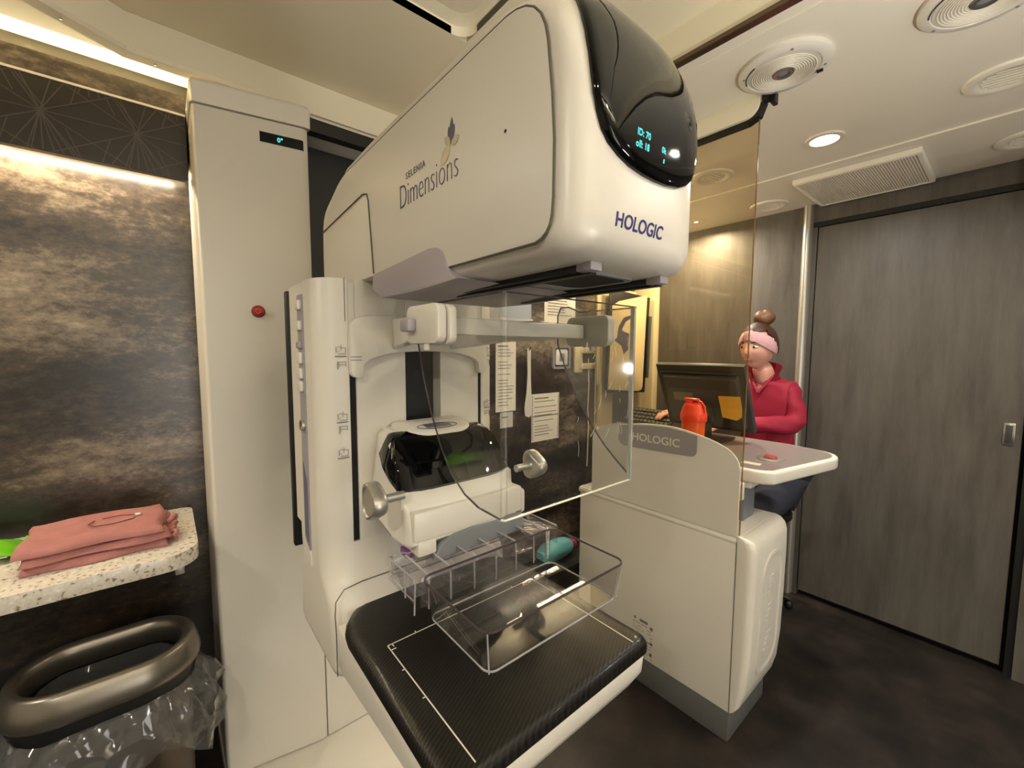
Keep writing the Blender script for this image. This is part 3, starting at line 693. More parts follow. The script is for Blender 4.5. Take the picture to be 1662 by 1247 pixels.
HX = [(-.976, .006, .075, .16, 0), (-.974, .002, .068, .16, 0), (-.955, .0, .052, .16, 0), (-.93, 0, .042, .16, 0), (-.90, 0, .030, .16, 0), (-.84, 0, .004, .155, 0), (-.72, 0, 0, .06, 0), (-.69, 0, 0, .01, 0), (-.68, 0, 0, 0, 0), (-.50, 0, 0, 0, 0), (-.42, 0, 0, 0, 0), (-.36, 0, .004, 0, 0), (-.32, 0, .016, 0, 0), (-.295, 0, .031, 0, 0),
      (-.282, .0, .044, .001, 0), (-.272, .003, .058, .003, 0), (-.264, .008, .073, .006, 0), (-.258, .015, .088, .011, 0), (-.2535, .024, .100, .018, 0), (-.2505, .036, .112, .028, 0), (-.2485, .050, .124, .036, 0), (-.2475, .066, .134, .043, 0)]
head_bm = loft([hsec(*h[:4]) for h in HX])
bmesh.ops.recalc_face_normals(head_bm, faces=head_bm.faces)
HBVH = BVHTree.FromBMesh(head_bm)
head = obj('tube_head', head_bm, mat('head_white', (206, 199, 187), .32), M_, 60)
# side panels with a shadow gap round them
def panel_outline():
    P = [(-.9745, 1.55)] + arc2((-.972, 1.600), (-.968, 1.638), (-.935, 1.648), 5) + arc2((-.89, 1.664), (-.86, 1.677), (-.82, 1.680), 4)
    P += [(-.60, 1.6815)] + arc2((-.345, 1.681), (-.292, 1.678), (-.285, 1.628), 6) + [(-.279, 1.58), (-.276, 1.54), (-.2765, 1.49)] + arc2((-.278, 1.474), (-.281, 1.456), (-.30, 1.453), 4)
    P += [(-.45, 1.4535), (-.664, 1.4535)] + arc2((-.672, 1.4535), (-.69, 1.456), (-.694, 1.48), 4) + [(-.9745, 1.48)]
    return P
PO = panel_outline()
obj('side_panel', prism(PO, 'y', .2772, .282, .0015, 2), WHITE, M_, 40)
obj('side_panel', prism(PO, 'y', .503, .5078, .0015, 2), WHITE, M_, 40)
obj('panel_seam', tube([(x, .2788, z) for x, z in PO[1:-2]], .0016, 6), SEAM, M_)
obj('neck_seam', tube([(-.974, .2762, 1.602)]+[(x, .2762, z) for x, z in ((-.735, 1.6175), (-.7165, 1.6130), (-.7105, 1.600), (-.694, 1.478))], .0012, 6), SEAM, M_)
# lilac collimator cover, low on the head
cc = [(-.70, 1.452), (-.694, 1.476)] + arc2((-.505, 1.4845), (-.475, 1.4845), (-.466, 1.470), 5) + arc2((-.458, 1.455), (-.452, 1.442), (-.43, 1.4365), 5) + [(-.55, 1.4325), (-.66, 1.4345)]
obj('collimator_cover', prism(cc, 'y', .2752, .5098, .003, 2), LILAC, M_, 40)
# rails, light window
for (ya, yb) in ((.338, .352), (.468, .482)):
    rl = obj('shield_rail', box(-.525, -.285, ya, yb, 1.4335, 1.4405, .001), BLACK, M_, 40)
    obj('rail_end', box(-.299, -.279, ya-.002, yb+.002, 1.4325, 1.4415, .001), LILAC, rl, 40)
    obj('rail_flange', box(-.55, -.29, yb-.004, yb+.006, 1.4310, 1.4345), BLACK, rl)
lw_ = obj('light_window', prism(rrect(-.405, -.315, .372, .456, .012, 4), 'z', 1.4385, 1.4405), PBLACK, M_)
obj('window_frame', loft([[Vector((x, y, z)) for x, y in rrect(-.411+q, -.309-q, .366+q, .462-q, .016, 4)] for q, z in ((0, 1.4405), (0, 1.4375), (.006, 1.4375), (.006, 1.4405))], cap=False), GREYM, lw_, 40)
# visor : black dome over the upper front, outline in (y, z - .35 x)
K = .55
VD = Vector((-1, 0, -K)).normalized()
def on_head(y, b, off):
    """drop the point (y, b) onto the head along VD"""
    o = Vector((.3, y, b+K*.3)); h, n_, _, _ = HBVH.ray_cast(o, VD)
    if h is None: return None
    return h+n_*off if n_.dot(VD) < 0 else h-n_*off
VL = [(.330, 1.872), (.3125, 1.8358), (.3045, 1.80), (.302, 1.7728), (.3017, 1.7407), (.3038, 1.7185), (.3071, 1.703), (.3128, 1.6877), (.3202, 1.677), (.3323, 1.6683), (.3487, 1.6621), (.3715, 1.6592)]
VO = VL+[(.3925, 1.6584)]+[(.785-y, b) for y, b in VL[::-1]]
top = [(.455-.125*k/8, 1.872+.02*math.sin(PI*k/8)) for k in range(1, 8)]
VO = VO+top
cy, cb = .3925, 1.775
def vis_ring(s, off): return [on_head(cy+(y-cy)*s, cb+(b-cb)*s, off) for (y, b) in VO]
rings = [vis_ring(1.0, -.002), vis_ring(1.0, .0035), vis_ring(.985, .0062), vis_ring(.96, .0075)]
for s, o in ((.90, .0085), (.8, .0095), (.65, .0105), (.5, .0112), (.35, .0116), (.2, .012), (.08, .012)): rings.append(vis_ring(s, o))
ok = all(p is not None for R in rings for p in R)
vbm = loft(rings); VBVH = BVHTree.FromBMesh(vbm)
vis = obj('visor', vbm, GBLACK, M_, 80)
# lettering on the head
press(text('lettering', 'HOLOGIC', .0185, (-.2464, .3345, 1.4690), (0, 1, 0), (0, 0, 1), INKB, M_, sx=.97, offset=.0003), HBVH, (-1, 0, 0), .0002)
text('lettering', 'Dimensions', .0485, (-.592, .2769, 1.5555), (1, 0, 0), (0, 0, 1), INKP, M_, sx=.70, offset=-.0011)
text('lettering', 'SELENIA', .0125, (-.570, .2769, 1.5925), (1, 0, 0), (0, 0, 1), INK, M_, sx=1.05, spacing=1.25)
# leaf mark above the wordmark
bm = BM()
PN = [0]
def petal(cx, cz, L_, W_, ang, bm):
    PN[0] += 1
    o = []
    for k in range(13):
        a = k/12; wv = W_*math.sin(PI*a)**.8; o.append((a*L_, wv))
    o += [(x, -y) for x, y in o[::-1][1:-1]]
    c, s = math.cos(ang), math.sin(ang)
    prism([(cx+x*c-y*s, cz+x*s+y*c) for x, y in o], 'y', .2767-.00007*PN[0], .2771, bm=bm)
for (a, L_, W_) in ((1.45, .030, .0045), (1.75, .022, .004), (1.15, .022, .004)): petal(-.449, 1.597, L_, W_, a, bm)
obj('leaf_mark', bm, INKP, M_)
bm = BM(); petal(-.449, 1.597, .030, .008, 3.75, bm); petal(-.447, 1.596, .018, .005, .25, bm); petal(-.449, 1.597, .018, .005, 2.4, bm)
obj('leaf_mark', bm, SILVER, M_)
obj('panel_screw', onaxis([(.0018, 0), (.0018, .0006)], (-.344, .2772, 1.572), (0, -1, 0), 10), BLACK, M_)
# visor read-out
def vtext(body, y, b, size):
    q = on_head(y, b, .02); q2 = on_head(y+.02, b, .02); q3 = on_head(y, b+.01, .02)
    o = text('display_text', body, size, q, (q2-q), (q3-q), CYAN, vis, spacing=1.05, offset=.0001); press(o, VBVH, VD, .0002); return o
vtext('ID: 70', .350, 1.6945, .0082); vtext('oll: 18', .349, 1.6845, .0082); vtext('0k', .392, 1.690, .0075); vtext('s', .396, 1.6815, .007)
# --- shield carriage on the guide slots
br = [(.249, 1.312), (.249, 1.385)]+arc2((.249, 1.385), (.249, 1.405), (.272, 1.409), 5)[1:]+[(.332, 1.414), (.337, 1.408), (.352, 1.367)]+arc2((.352, 1.367), (.356, 1.362), (.366, 1.362), 3)[1:]
br2 = [(.79-y, z) for y, z in br[::-1]]
low = [(.541, 1.312)]+arc2((.541, 1.312), (.540, 1.302), (.531, 1.301), 3)[1:]+arc2((.528, 1.301), (.520, 1.302), (.519, 1.315), 3)+arc2((.519, 1.322), (.515, 1.333), (.490, 1.339), 4)+arc2((.47, 1.344), (.395, 1.352), (.32, 1.344), 6)+arc2((.300, 1.339), (.275, 1.333), (.271, 1.322), 4)+arc2((.271, 1.315), (.270, 1.302), (.262, 1.301), 3)+arc2((.259, 1.301), (.250, 1.302), (.249, 1.312), 3)[:-1]
obj('shield_carriage', prism(br+br2+low[1:], 'x', CXF+.0005, CXF+.016, .003, 2), WHITE2, M_, 40)
lines([(.2485, .268, 1.3375, 1.3385), (.2485, .268, 1.332, 1.333)], INK, M_, 'carriage_mark', 'x', CXF+.0162, .0004)
for (ya, yb, xe) in ((.3255, .3445, -.535), (.4455, .4645, -.535)):
    s_ = -1 if ya < .4 else 1; sh = -.030 if s_ < 0 else .055
    A = [(CXF+.012, ya, 1.352), (CXF+.012, yb, 1.352), (CXF+.012, yb, 1.408), (CXF+.012, ya, 1.408)]
    B = [(-.62, ya+sh*.7, 1.366), (-.62, yb+sh*.7, 1.366), (-.62, yb+sh*.7, 1.403), (-.62, ya+sh*.7, 1.403)]
    Cc = [(xe, ya+sh, 1.368), (xe, yb+sh, 1.368), (xe, yb+sh, 1.402), (xe, ya+sh, 1.402)]
    D = [(-.464, ya+sh, 1.372), (-.464, yb+sh, 1.372), (-.464, yb+sh, 1.390), (-.464, ya+sh, 1.390)]
    t = loft([A, B, Cc, D]); bev(t, [e for e in t.edges], .002, 1); obj('shield_arm', t, WHITE2, M_, 40)
obj('cross_bar', box(-.470, -.452, .285, .530, 1.370, 1.392, .002), WHITE2, M_, 40)
for (y0, y1, x0, x1, s_) in ((.252, .264, -.524, -.440, -1), (.548, .560, -.500, -.412, 1)):
    pd = obj('shield_pad', prism(rrect(x0, x1, 1.3585, 1.4075, .011, 5), 'y', y0, y1, .003, 2), WHITE2, M_, 40)
    q0, q1 = (.266, .2765) if s_ < 0 else (.5355, .5465)
    obj('backing_pad', prism(rrect(x0+.004, x1+.004, 1.357, 1.4065, .011, 5), 'y', q0, q1, .003, 2), WHITE2, pd, 40)
    yy = (y0-.012, y0+.001) if s_ < 0 else (y1-.001, y1+.012)
    obj('release_knob', box(x0+.004, x0+.028, yy[0], yy[1], 1.374, 1.391, .003), LILAC, pd, 40)
    obj('thumb_screw', onaxis([(.004, 0), (.004, .008), (.002, .009)], (x0+.045, (y0+y1)/2, 1.3585), (0, 0, -1), 10), WHITE2, pd, 40)
# --- clear face shield, bent into a U
FX, FYL, FYR, TH = -.350, .280, .532, .0035
def wing(y, pts, inner):
    return prism(pts, 'y', y, y+TH*(1 if inner else -1))
wl = [(FX-.006, 1.413), (-.535, 1.4125)]+arc2((-.535, 1.4125), (-.552, 1.410), (-.551, 1.392), 4)[1:]+[(-.548, 1.36), (-.535, 1.315), (-.512, 1.262), (-.486, 1.218), (-.458, 1.187), (-.430, 1.170), (-.40, 1.1615), (FX-.006, 1.1600)]
wr = [(FX-.013, 1.413), (-.445, 1.4130), (-.462, 1.4135), (-.474, 1.4185), (-.487, 1.4235), (-.505, 1.4235), (-.512, 1.41), (-.511, 1.36), (-.490, 1.315), (-.462, 1.268), (-.432, 1.228), (-.405, 1.20), (-.385, 1.183), (FX-.013, 1.166)]
obj('shield_wing', wing(FYL, wl, True), SHIELD, M_, None)
obj('shield_wing', wing(FYR, wr, False), SHIELD2, M_, None)
obj('face_shield', box(FX-TH, FX, FYL+.006, FYR-.013, 1.161, 1.413), SHIELD, M_)
# the bends and cut edges carry light
for (sg, yb, R_, m_) in ((-1, FYL, .006, SHIELD), (1, FYR, .013, BEND)):
    L = []
    for z in (1.1605, 1.413):
        q = [k*PI/16 for k in range(9)]; yc = yb-sg*R_
        o = [Vector((FX-R_+R_*math.cos(a), yc+sg*R_*math.sin(a), z)) for a in q]; i_ = [Vector((FX-R_+(R_-TH)*math.cos(a), yc+sg*(R_-TH)*math.sin(a), z)) for a in q]
        L.append(o+i_[::-1])
    obj('shield_bend', loft(L), m_, M_, 60)
bm = tube([(x, FYL+TH/2, z) for x, z in wl], .0013, 6)
obj('lower_edge', tube([(-.40, FYL+TH/2, 1.1612), (FX-.006, FYL+TH/2, 1.1600), (FX-.002, FYL+.004, 1.160), (FX-TH/2, FYL+.010, 1.160), (FX-TH/2, FYR-.013, 1.1605)], .0013, 6), mat('lit_acrylic_edge', (240, 236, 222), .25), M_, 60)  # opaque pale colour stands in for light glowing in the cut edge
tube([(x, FYR-TH/2, z) for x, z in wr], .0013, 6, bm=bm)
tube([(FX-TH/2, FYL+.006, 1.413), (FX-TH/2, FYR-.006, 1.413)], .0010, 6, bm=bm)
obj('shield_edge', bm, CEDGED, M_, 60)
rnd = random.Random(21)
for k in range(26):
    y = rnd.uniform(.40, .515); z = rnd.uniform(1.20, 1.36); a = rnd.uniform(-.5, .5)+1.4; l_ = rnd.uniform(.006, .020)
    obj('scratch', tube([(FX+.0002, y+l_*t_*math.cos(a)+.0015*math.sin(3*t_), z+l_*t_*math.sin(a)) for t_ in (0, .35, .7, 1)], rnd.uniform(.00018, .0004), 4), SCUFF, M_)
# --- compression unit
hp = [(CXF-.02, 1.206), (-.70, 1.2035)]+arc2((-.69, 1.202), (-.655, 1.190), (-.630, 1.155), 5)+[(-.612, 1.125), (-.606, 1.112), (-.594, 1.100), (-.588, 1.086), (-.588, 1.040), (-.600, 1.030), (-.66, 1.026), (-.70, 1.06), (CXF-.02, 1.075)]
def waist(t, c=.395):
    for v in t.verts:
        k = min(1, max(0, (v.co.z-1.125)/.08)); v.co.y = c+(v.co.y-c)*(1-.20*k*k)
        k2 = min(1, max(0, (abs(v.co.y-c)-.05)/.065))
        if v.co.x > -.70: v.co.x -= .018*k2*k2*min(1, max(0, (v.co.z-1.06)/.06))
    return t
def ywide(poly, y0, y1, n):
    return loft([[Vector((x, y0+(y1-y0)*k/n, z)) for x, z in poly] for k in range(n+1)])
def soft(t, w, seg, ya, yb):
    bev(t, [e for e in t.edges if all(abs(v.co.y-ya) < 1e-5 for v in e.verts) or all(abs(v.co.y-yb) < 1e-5 for v in e.verts)], w, seg); return t
cu = obj('compression_unit', waist(soft(ywide(hp, .281, .509, 10), .012, 3, .281, .509)), WHITE2, M_, 50)
vp_ = [(-.712, 1.2005)]+arc2((-.69, 1.203), (-.650, 1.194), (-.624, 1.155), 6)+[(-.606, 1.122), (-.612, 1.116), (-.640, 1.124), (-.672, 1.145), (-.70, 1.165), (-.716, 1.180)]
obj('visor_cover', waist(soft(ywide([(x+.003, z+.002) for x, z in vp_], .2790, .5110, 12), .011, 4, .2790, .5110)), GBLACK, cu, 60)
tp = rrect(CXF+.002, -.664, .322, .468, (.01, .045, .045, .01), 8)
cap_ = obj('top_cap', loft([[Vector((x, y, z+.0-(.14*(x+.75) if x > -.75 else 0))) for x, y in tp] for z in (1.203, 1.2125)]+[[Vector((-.70+(x+.70)*.96, .395+(y-.395)*.96, 1.2145-(.14*(x+.75)))) for x, y in tp]]), WHITE2, cu, 50)
bm = tube([(-.695+.016*math.cos(a), .395+.042*math.sin(a), 1.2152-.14*(.055+.016*math.cos(a))) for a in [k*PI/16 for k in range(32)]], .0007, 4, closed=True)
obj('label_ring_print', bm, INKP, cu)
bm = BM()
for k in range(3): box(-.703+k*.007, -.700+k*.007, .366+.006*k, .424-.006*k, 1.2078-.001*k, 1.2086-.001*k, bm=bm)
for k in range(3): obj('label_print', box(-.7045+k*.0075, -.7005+k*.0075, .368, .422, 1.2092-.00105*k, 1.2096-.00105*k, rot=((-.70+.0075*k, .395, 1.2092-.00105*k), Matrix.Rotation(.139, 3, 'Y'))), INKP, cu) 
bm.free()
obj('front_ledge', box(-.640, -.583, .288, .512, 1.045, 1.094, .004), WHITE2, cu, 40)
obj('clamp_block', box(-.665, -.586, .296, .330, 1.018, 1.046, .004), WHITE2, cu, 40)
cl = prism([(.322, 1.006), (.338, 1.030), (.36, 1.041), (.40, 1.043), (.455, 1.0405), (.485, 1.043), (.515, 1.040), (.520, 1.020), (.515, 1.006)], 'x', -.600, -.5845, .002, 1)
obj('paddle_clamp', cl, GREYM, cu, 40)
obj('clamp_plate', box(-.668, -.606, .300, .512, 1.004, 1.026, .003), SILVER, cu, 40)
obj('clamp_lever', prism(rrect(-.606, -.590, 1.036, 1.083, .007, 4), 'y', .517, .525, .002), WHITE2, cu, 40)
obj('release_tab', box(-.640, -.612, .289, .300, 1.008, 1.022, .003), mat('purple_plastic', (120, 66, 132), .4), cu, 40)
def knob(y0, s_):
    k = obj('adjust_knob', onaxis([(.007, 0), (.0068, .030*1.0), (.0085, .032), (.012, .036)], (-.6, y0, 1.123), (0, s_, 0), 16), SILVER, M_, 40)
    L = []
    for (h, sc) in ((.034, .72), (.037, .92), (.041, 1.0), (.053, 1.0), (.057, .93), (.058, .80), (.0555, .74), (.0555, .1)):
        L.append([Vector((-.6+(.0275+.0035*math.cos(3*a))*sc*math.cos(a), y0+s_*h, 1.123+(.0275+.0035*math.cos(3*a))*sc*math.sin(a))) for a in [j*2*PI/36 for j in range(36)]])
    obj('knob_head', loft(L), SILVER, k, 40)
knob(.279, -1); knob(.511, 1)
# --- compression paddle (clear tray on a ribbed bracket)
pw = obj('compression_paddle', loft([[Vector((x, y, z)) for x, y in rrect(*q, 5)] for (z, *q) in ((1.020, -.530, -.368, .270, .541, .018), (.968, -.526, -.374, .277, .534, .018), (.9605, -.519, -.381, .284, .527, .014))]), CLEAR, M_, 30)
# open tray: drop the lid face left by the loft
me = pw.data; b2 = bmesh.new(); b2.from_mesh(me)
fs = [f_ for f_ in b2.faces if len(f_.verts) > 8 and f_.calc_center_median().z > max(v.co.z for v in b2.verts)-.002]
bmesh.ops.delete(b2, geom=fs, context='FACES'); bmesh.ops.solidify(b2, geom=b2.faces[:], thickness=.0022); b2.to_mesh(me); b2.free()
bm = tube([(x, y, 1.0205) for x, y in rrect(-.530, -.368, .270, .541, .018, 6)], .0017, 8, closed=True)
obj('tray_rim', bm, CEDGED, pw, 60)
bm = tube([(x, y, .9625) for x, y in rrect(-.523, -.377, .280, .531, .014, 6)], .0013, 6, closed=True)
for (x, y, x2, y2) in ((-.3725, .2745, -.378, .281), (-.3725, .5365, -.378, .530)): tube([(x, y, 1.019), (x2, y2, .963)], .0011, 6, bm=bm)
obj('tray_edges', bm, CEDGE, pw, 60)
bm = BM()
box(-.612, -.534, .262, .500, .990, .993, .0008, bm=bm); box(-.536, -.5325, .272, .540, .972, 1.018, .0008, bm=bm); box(-.613, -.6095, .262, .50, .985, 1.018, .0008, bm=bm)
box(-.622, -.532, .2605, .2635, .982, 1.020, .0008, bm=bm); box(-.612, -.532, .556, .5585, .985, 1.020, .0008, bm=bm); box(-.612, -.534, .50, .556, 1.012, 1.015, .0006, bm=bm)
obj('bracket', bm, CLEAR2, pw, 40)
for y in (.284, .322, .366, .410, .454, .496, .528):
    obj('bracket_rib', prism([(-.610, 1.0185), (-.534, 1.0185), (-.534, .975), (-.548, .972), (-.60, .992), (-.610, .992)], 'y', y-.001, y+.004, .0006, 1), CLEAR2, pw, 40)
    tube_pts = [(-.610, y+.0015, 1.0185), (-.534, y+.0015, 1.0185), (-.533, y+.0015, .974)]
    obj('rib_edge', tube(tube_pts+[(-.5335, y+.0015, .966)], [.0016, .0018, .0017, .0012], 6), CEDGE, pw, 60)
    obj('rib_foot', prism([(-.5335, 1.012), (-.5335, .966), (-.5295, .972), (-.5285, 1.006)], 'y', y-.003, y+.006, .0008, 1), CLEAR2, pw, 40)
bm = tube([(x, y, 1.0195) for x, y in ((-.533, .262), (-.60, .2605), (-.618, .262), (-.624, .270), (-.620, .284), (-.612, .29), (-.611, .50), (-.606, .556), (-.534, .557))], .0014, 6)
tube([(x, y, .986) for x, y in ((-.533, .262), (-.60, .2605), (-.618, .262), (-.624, .270), (-.620, .284), (-.612, .29), (-.611, .50))], .0011, 6, bm=bm)
tube([(-.624, .268, .985), (-.624, .268, 1.02)], .0012, 6, bm=bm); tube([(-.56, .2605, .980), (-.56, .2605, 1.02)], .0014, 6, bm=bm); tube([(-.534, .262, .965), (-.534, .264, 1.02)], .0014, 6, bm=bm)
obj('bracket_edge', bm, CEDGE, pw, 60)
bm = BM(); zz = .9628
def frame(x0, x1, y0, y1, w=.0004):
    for (a, b, c_, d_) in ((x0, x1, y0, y0+w), (x0, x1, y1-w, y1), (x0, x0+w, y0, y1), (x1-w, x1, y0, y1)): box(a, b, c_, d_, zz, zz+.0002, bm=bm)
for k, x in enumerate((-.508, -.487, -.466, -.445, -.424, -.403)):
    if k != 4: frame(x, x+.016, .428 if k % 2 else .432, .446)
    box(x+.016, x+.021, .436, .4368, zz, zz+.0002, bm=bm)
frame(-.470, -.455, .405, .412)
obj('target_print', bm, mat('faded_red_print', (150, 96, 84), .6), pw)

# ================================================================ OPERATOR STATION
S_ = thing('operator_station', 'white operator control station with a grey table top, arched privacy panel and dark plinth', 'workstation', (-.85, 1.6, 0))
SY0, SY1, SX0, SX1 = 1.437, 1.755, -1.225, -.548
body = obj('cabinet_body', box(SX0, SX1, SY0, SY1, .112, .728, .004), WHITE, S_, 40)
obj('front_panel', box(SX0+.002, SX1+.001, SY0-.010, SY0-.0005, .112, .712, .004), WHITE, S_, 40)
obj('panel_ledge', prism([(SY0-.010, .712), (SY0-.012, .722), (SY0-.006, .733), (SY0+.02, .736), (SY0+.02, .712)], 'x', SX0-.006, SX1, .001), WHITE2, S_, 40)
# end cap, bulging at the top and tucked in at the foot
ec = []
prof = [(.112, -.548), (.118, -.535), (.14, -.520), (.20, -.505), (.30, -.496), (.45, -.492), (.62, -.490), (.70, -.492), (.722, -.500), (.734, -.515), (.738, -.535)]
L = []
for (z, xo) in prof:
    pts = rrect(SX1+.0015, xo, SY0-.008, SY1, (.001, min(.03, max(.004, (xo-SX1)*.5)), min(.03, max(.004, (xo-SX1)*.5)), .001), 5)
    L.append([Vector((p[0], p[1], z)) for p in pts])
L[0] = [Vector((SX1+.0015+(p.x-SX1)*.02, p.y, .112)) for p in L[0]]
ecap = obj('end_cap', loft(L), WHITE2, S_, 50)
# oval grip recess with shallow relief on the end cap
ov = rrect(1.505, 1.690, .215, .660, (.07, .07, .09, .09), 8)
def endx(z): 
    for (z0, x0), (z1, x1) in zip(prof[:-1], prof[1:]):
        if z0 <= z <= z1: return x0+(x1-x0)*(z-z0)/(z1-z0)
    return -.49
ringL = []
for s_, o in ((1.0, -.001), (1.0, .0035), (.975, .0045), (.94, .0035), (.90, .0006), (.88, .0006)):
    ringL.append([Vector((endx(.44+(z-.44)*s_)+o, 1.5975+(y-1.5975)*(1-(1-s_)*1.8), .44+(z-.44)*s_)) for y, z in ov])
obj('grip_panel', loft(ringL), WHITE2, ecap, 50)
bm = BM()
for k in range(3):
    z0 = .30+.105*k
    for j in range(4): box(endx(z0)+.0004, endx(z0)+.0024, 1.560+.006*j, 1.575+.014*j, z0+.018*j, z0+.018*j+.010, .001, 1, bm=bm)
obj('grip_relief', bm, WHITE2, ecap, 40)
obj('plinth', box(SX0+.02, SX1+.0, SY0-.006, SY1-.005, 0, .112, .003), mat('plinth_grey', (92, 92, 90), .5), S_, 40)
obj('top_deck', box(SX0, SX1+.004, SY0+.004, SY1, .726, .738, .003), WHITE, S_, 40)
obj('end_seam', box(SX1+.0006, SX1+.0022, SY0-.0104, SY0-.0085, .115, .72), SEAM, S_)
col = obj('lift_column', box(-.655, -.585, 1.575, 1.675, .738, .905, .006), mat('column_grey', (112, 118, 126), .4), S_, 40)
obj('column_plug', box(-.578, -.556, 1.47, 1.50, .845, .905, .004), WHITE2, S_, 40)
obj('column_head', box(-.70, -.545, 1.52, 1.72, .880, .905, .005), WHITE2, S_, 40)
# table top
TO = [(-1.20, 1.52)]+arc2((-.57, 1.505), (-.505, 1.500), (-.478, 1.54), 5)+arc2((-.400, 1.92), (-.395, 2.0), (-.455, 2.035), 5)+[(-.60, 2.072), (-1.40, 2.072), (-1.40, 1.75)]
obj('table_edge', prism(TO, 'z', .905, .950, .010, 3), WHITE2, S_, 50)
cx_, cy_ = -.90, 1.79
TI = [(cx_+(x-cx_)*.965, cy_+(y-cy_)*.93) for x, y in TO]
obj('table_surface', prism(TI, 'z', .9495, .9515), mat('table_grey', (128, 122, 118), .3), S_)
obj('warning_label', box(-.605, -.545, 1.578, 1.612, .9515, .9521, rot=((-.575, 1.595, .9518), Matrix.Rotation(.1, 3, 'Z'))), mat('label_cream', (206, 196, 172), .5), S_)
lab = obj('stop_button_plate', prism([(-.555+.045*math.cos(a)*1.0, 1.72+.055*math.sin(a)) for a in [k*PI/12 for k in range(24)]], 'z', .9515, .9545, .001), SILVER, S_, 40)
obj('stop_button', lathe([(.020, 0), (.022, .004), (.019, .009), (.004, .0105)], (-.555, 1.72, .9545), n=20), mat('muted_red', (158, 70, 66), .35), lab, 40)
# arched privacy panel
ap = [(-1.158, .735), (-1.158, .975)]+arc2((-1.158, .975), (-1.150, 1.005), (-1.11, 1.022), 5)+arc2((-1.10, 1.026), (-.95, 1.075), (-.80, 1.073), 8)+arc2((-.78, 1.072), (-.66, 1.060), (-.592, 1.028), 5)+arc2((-.59, 1.027), (-.546, 1.002), (-.546, .955), 6)+[(-.546, .735)]
pan = obj('privacy_panel', prism(ap, 'y', 1.4265, 1.4335, .0015, 1), WHITE, S_, 40)
bdg = [(-1.022, 1.046), (-1.022, .992)]+arc2((-1.020, .985), (-1.01, .965), (-.985, .966), 4)+arc2((-.97, .966), (-.82, .970), (-.73, .9745), 5)+arc2((-.71, .976), (-.692, .980), (-.692, 1.0), 4)+[(-.692, 1.053), (-.74, 1.061), (-.80, 1.0675), (-.88, 1.064), (-.96, 1.055)]
bd = obj('name_badge', prism(bdg, 'y', 1.4255, 1.4263), mat('badge_grey', (146, 140, 140), .45), pan)
text('lettering', 'HOLOGIC', .042, (-.958, 1.4253, .997), (1, 0, .018), (0, 0, 1), WPRINT, pan, sx=1.06, offset=.0004)
obj('panel_trim', tube([(x, 1.4295, z) for x, z in ap[1:]], .0032, 6), WHITE2, pan, 60)
# printed notice low on the front
rows = []
rnd = random.Random(11)
for i in range(11):
    zz = .250-i*.0125
    if i == 5: rows.append((-.905, -.842, zz, zz+.004)); continue
    x = -.93
    while x < -.845:
        w = rnd.uniform(.006, .02)
        if rnd.random() < .65: rows.append((x, min(x+w, -.84), zz, zz+.0022))
        x += w+.004
rows += [(-.925, -.917, .263, .274), (-.899, -.862, .262, .272), (-.852, -.840, .247, .260), (-.85, -.84, .185, .196), (-.852, -.841, .140, .152)]
lines(rows, mat('faint_print', (112, 104, 92), .6), S_, 'safety_notice_print', 'y', SY0-.0102, .0004)

# hanging tinted glass
gl = thing('glass_screen', 'tall amber-tinted leaded glass sheet between the operator station and the ceiling', 'glass screen', (-.85, 1.4385, .74))
obj('pane', box(-1.158, -.5445, 1.4365, 1.4415, .740, 2.066), GLASSM, gl)
obj('polished_edge', box(-.5447, -.5425, 1.4360, 1.4420, .740, 2.066, .0004), GEDGE, gl)
obj('polished_edge', box(-1.1598, -1.1578, 1.4362, 1.4418, .740, 2.066, .0004), mat('pale_glass_edge', (176, 160, 126), .2), gl)
obj('edge_clip', box(-.5455, -.5415, 1.4352, 1.4428, 1.968, 1.985, .0006), CHROME, gl)

# things on the station table
t = thing('shaker_bottle', 'orange translucent shaker bottle with a coral flip lid in front of the monitor', 'bottle', (-.785, 1.58, .9515))
c = (-.785, 1.58, .9516)
obj('cup', lathe([(.034, 0), (.037, .004), (.041, .07), (.0435, .135), (.0435, .142)], c, n=28), ORANGE, t, 50)
ld = obj('lid', lathe([(.0475, .128), (.0485, .134), (.0485, .157), (.046, .161), (.041, .180), (.034, .194), (.012, .198)], c, n=28), CORAL, t, 40)
obj('spout', lathe([(.014, .19), (.014, .208), (.012, .211)], (c[0]-.018, c[1]-.004, c[2]), n=16), CORAL, ld, 40)
obj('spout_cap', box(c[0]-.034, c[0]+.020, c[1]-.018, c[1]+.010, c[2]+.207, c[2]+.216, .004), CORAL, ld, 40)
obj('carry_loop', tube([(c[0]+.010, c[1]-.004, c[2]+.21), (c[0]+.030, c[1]-.004, c[2]+.203), (c[0]+.044, c[1]-.004, c[2]+.186), (c[0]+.045, c[1]-.004, c[2]+.165)], .005, 8), CORAL, ld, 60)
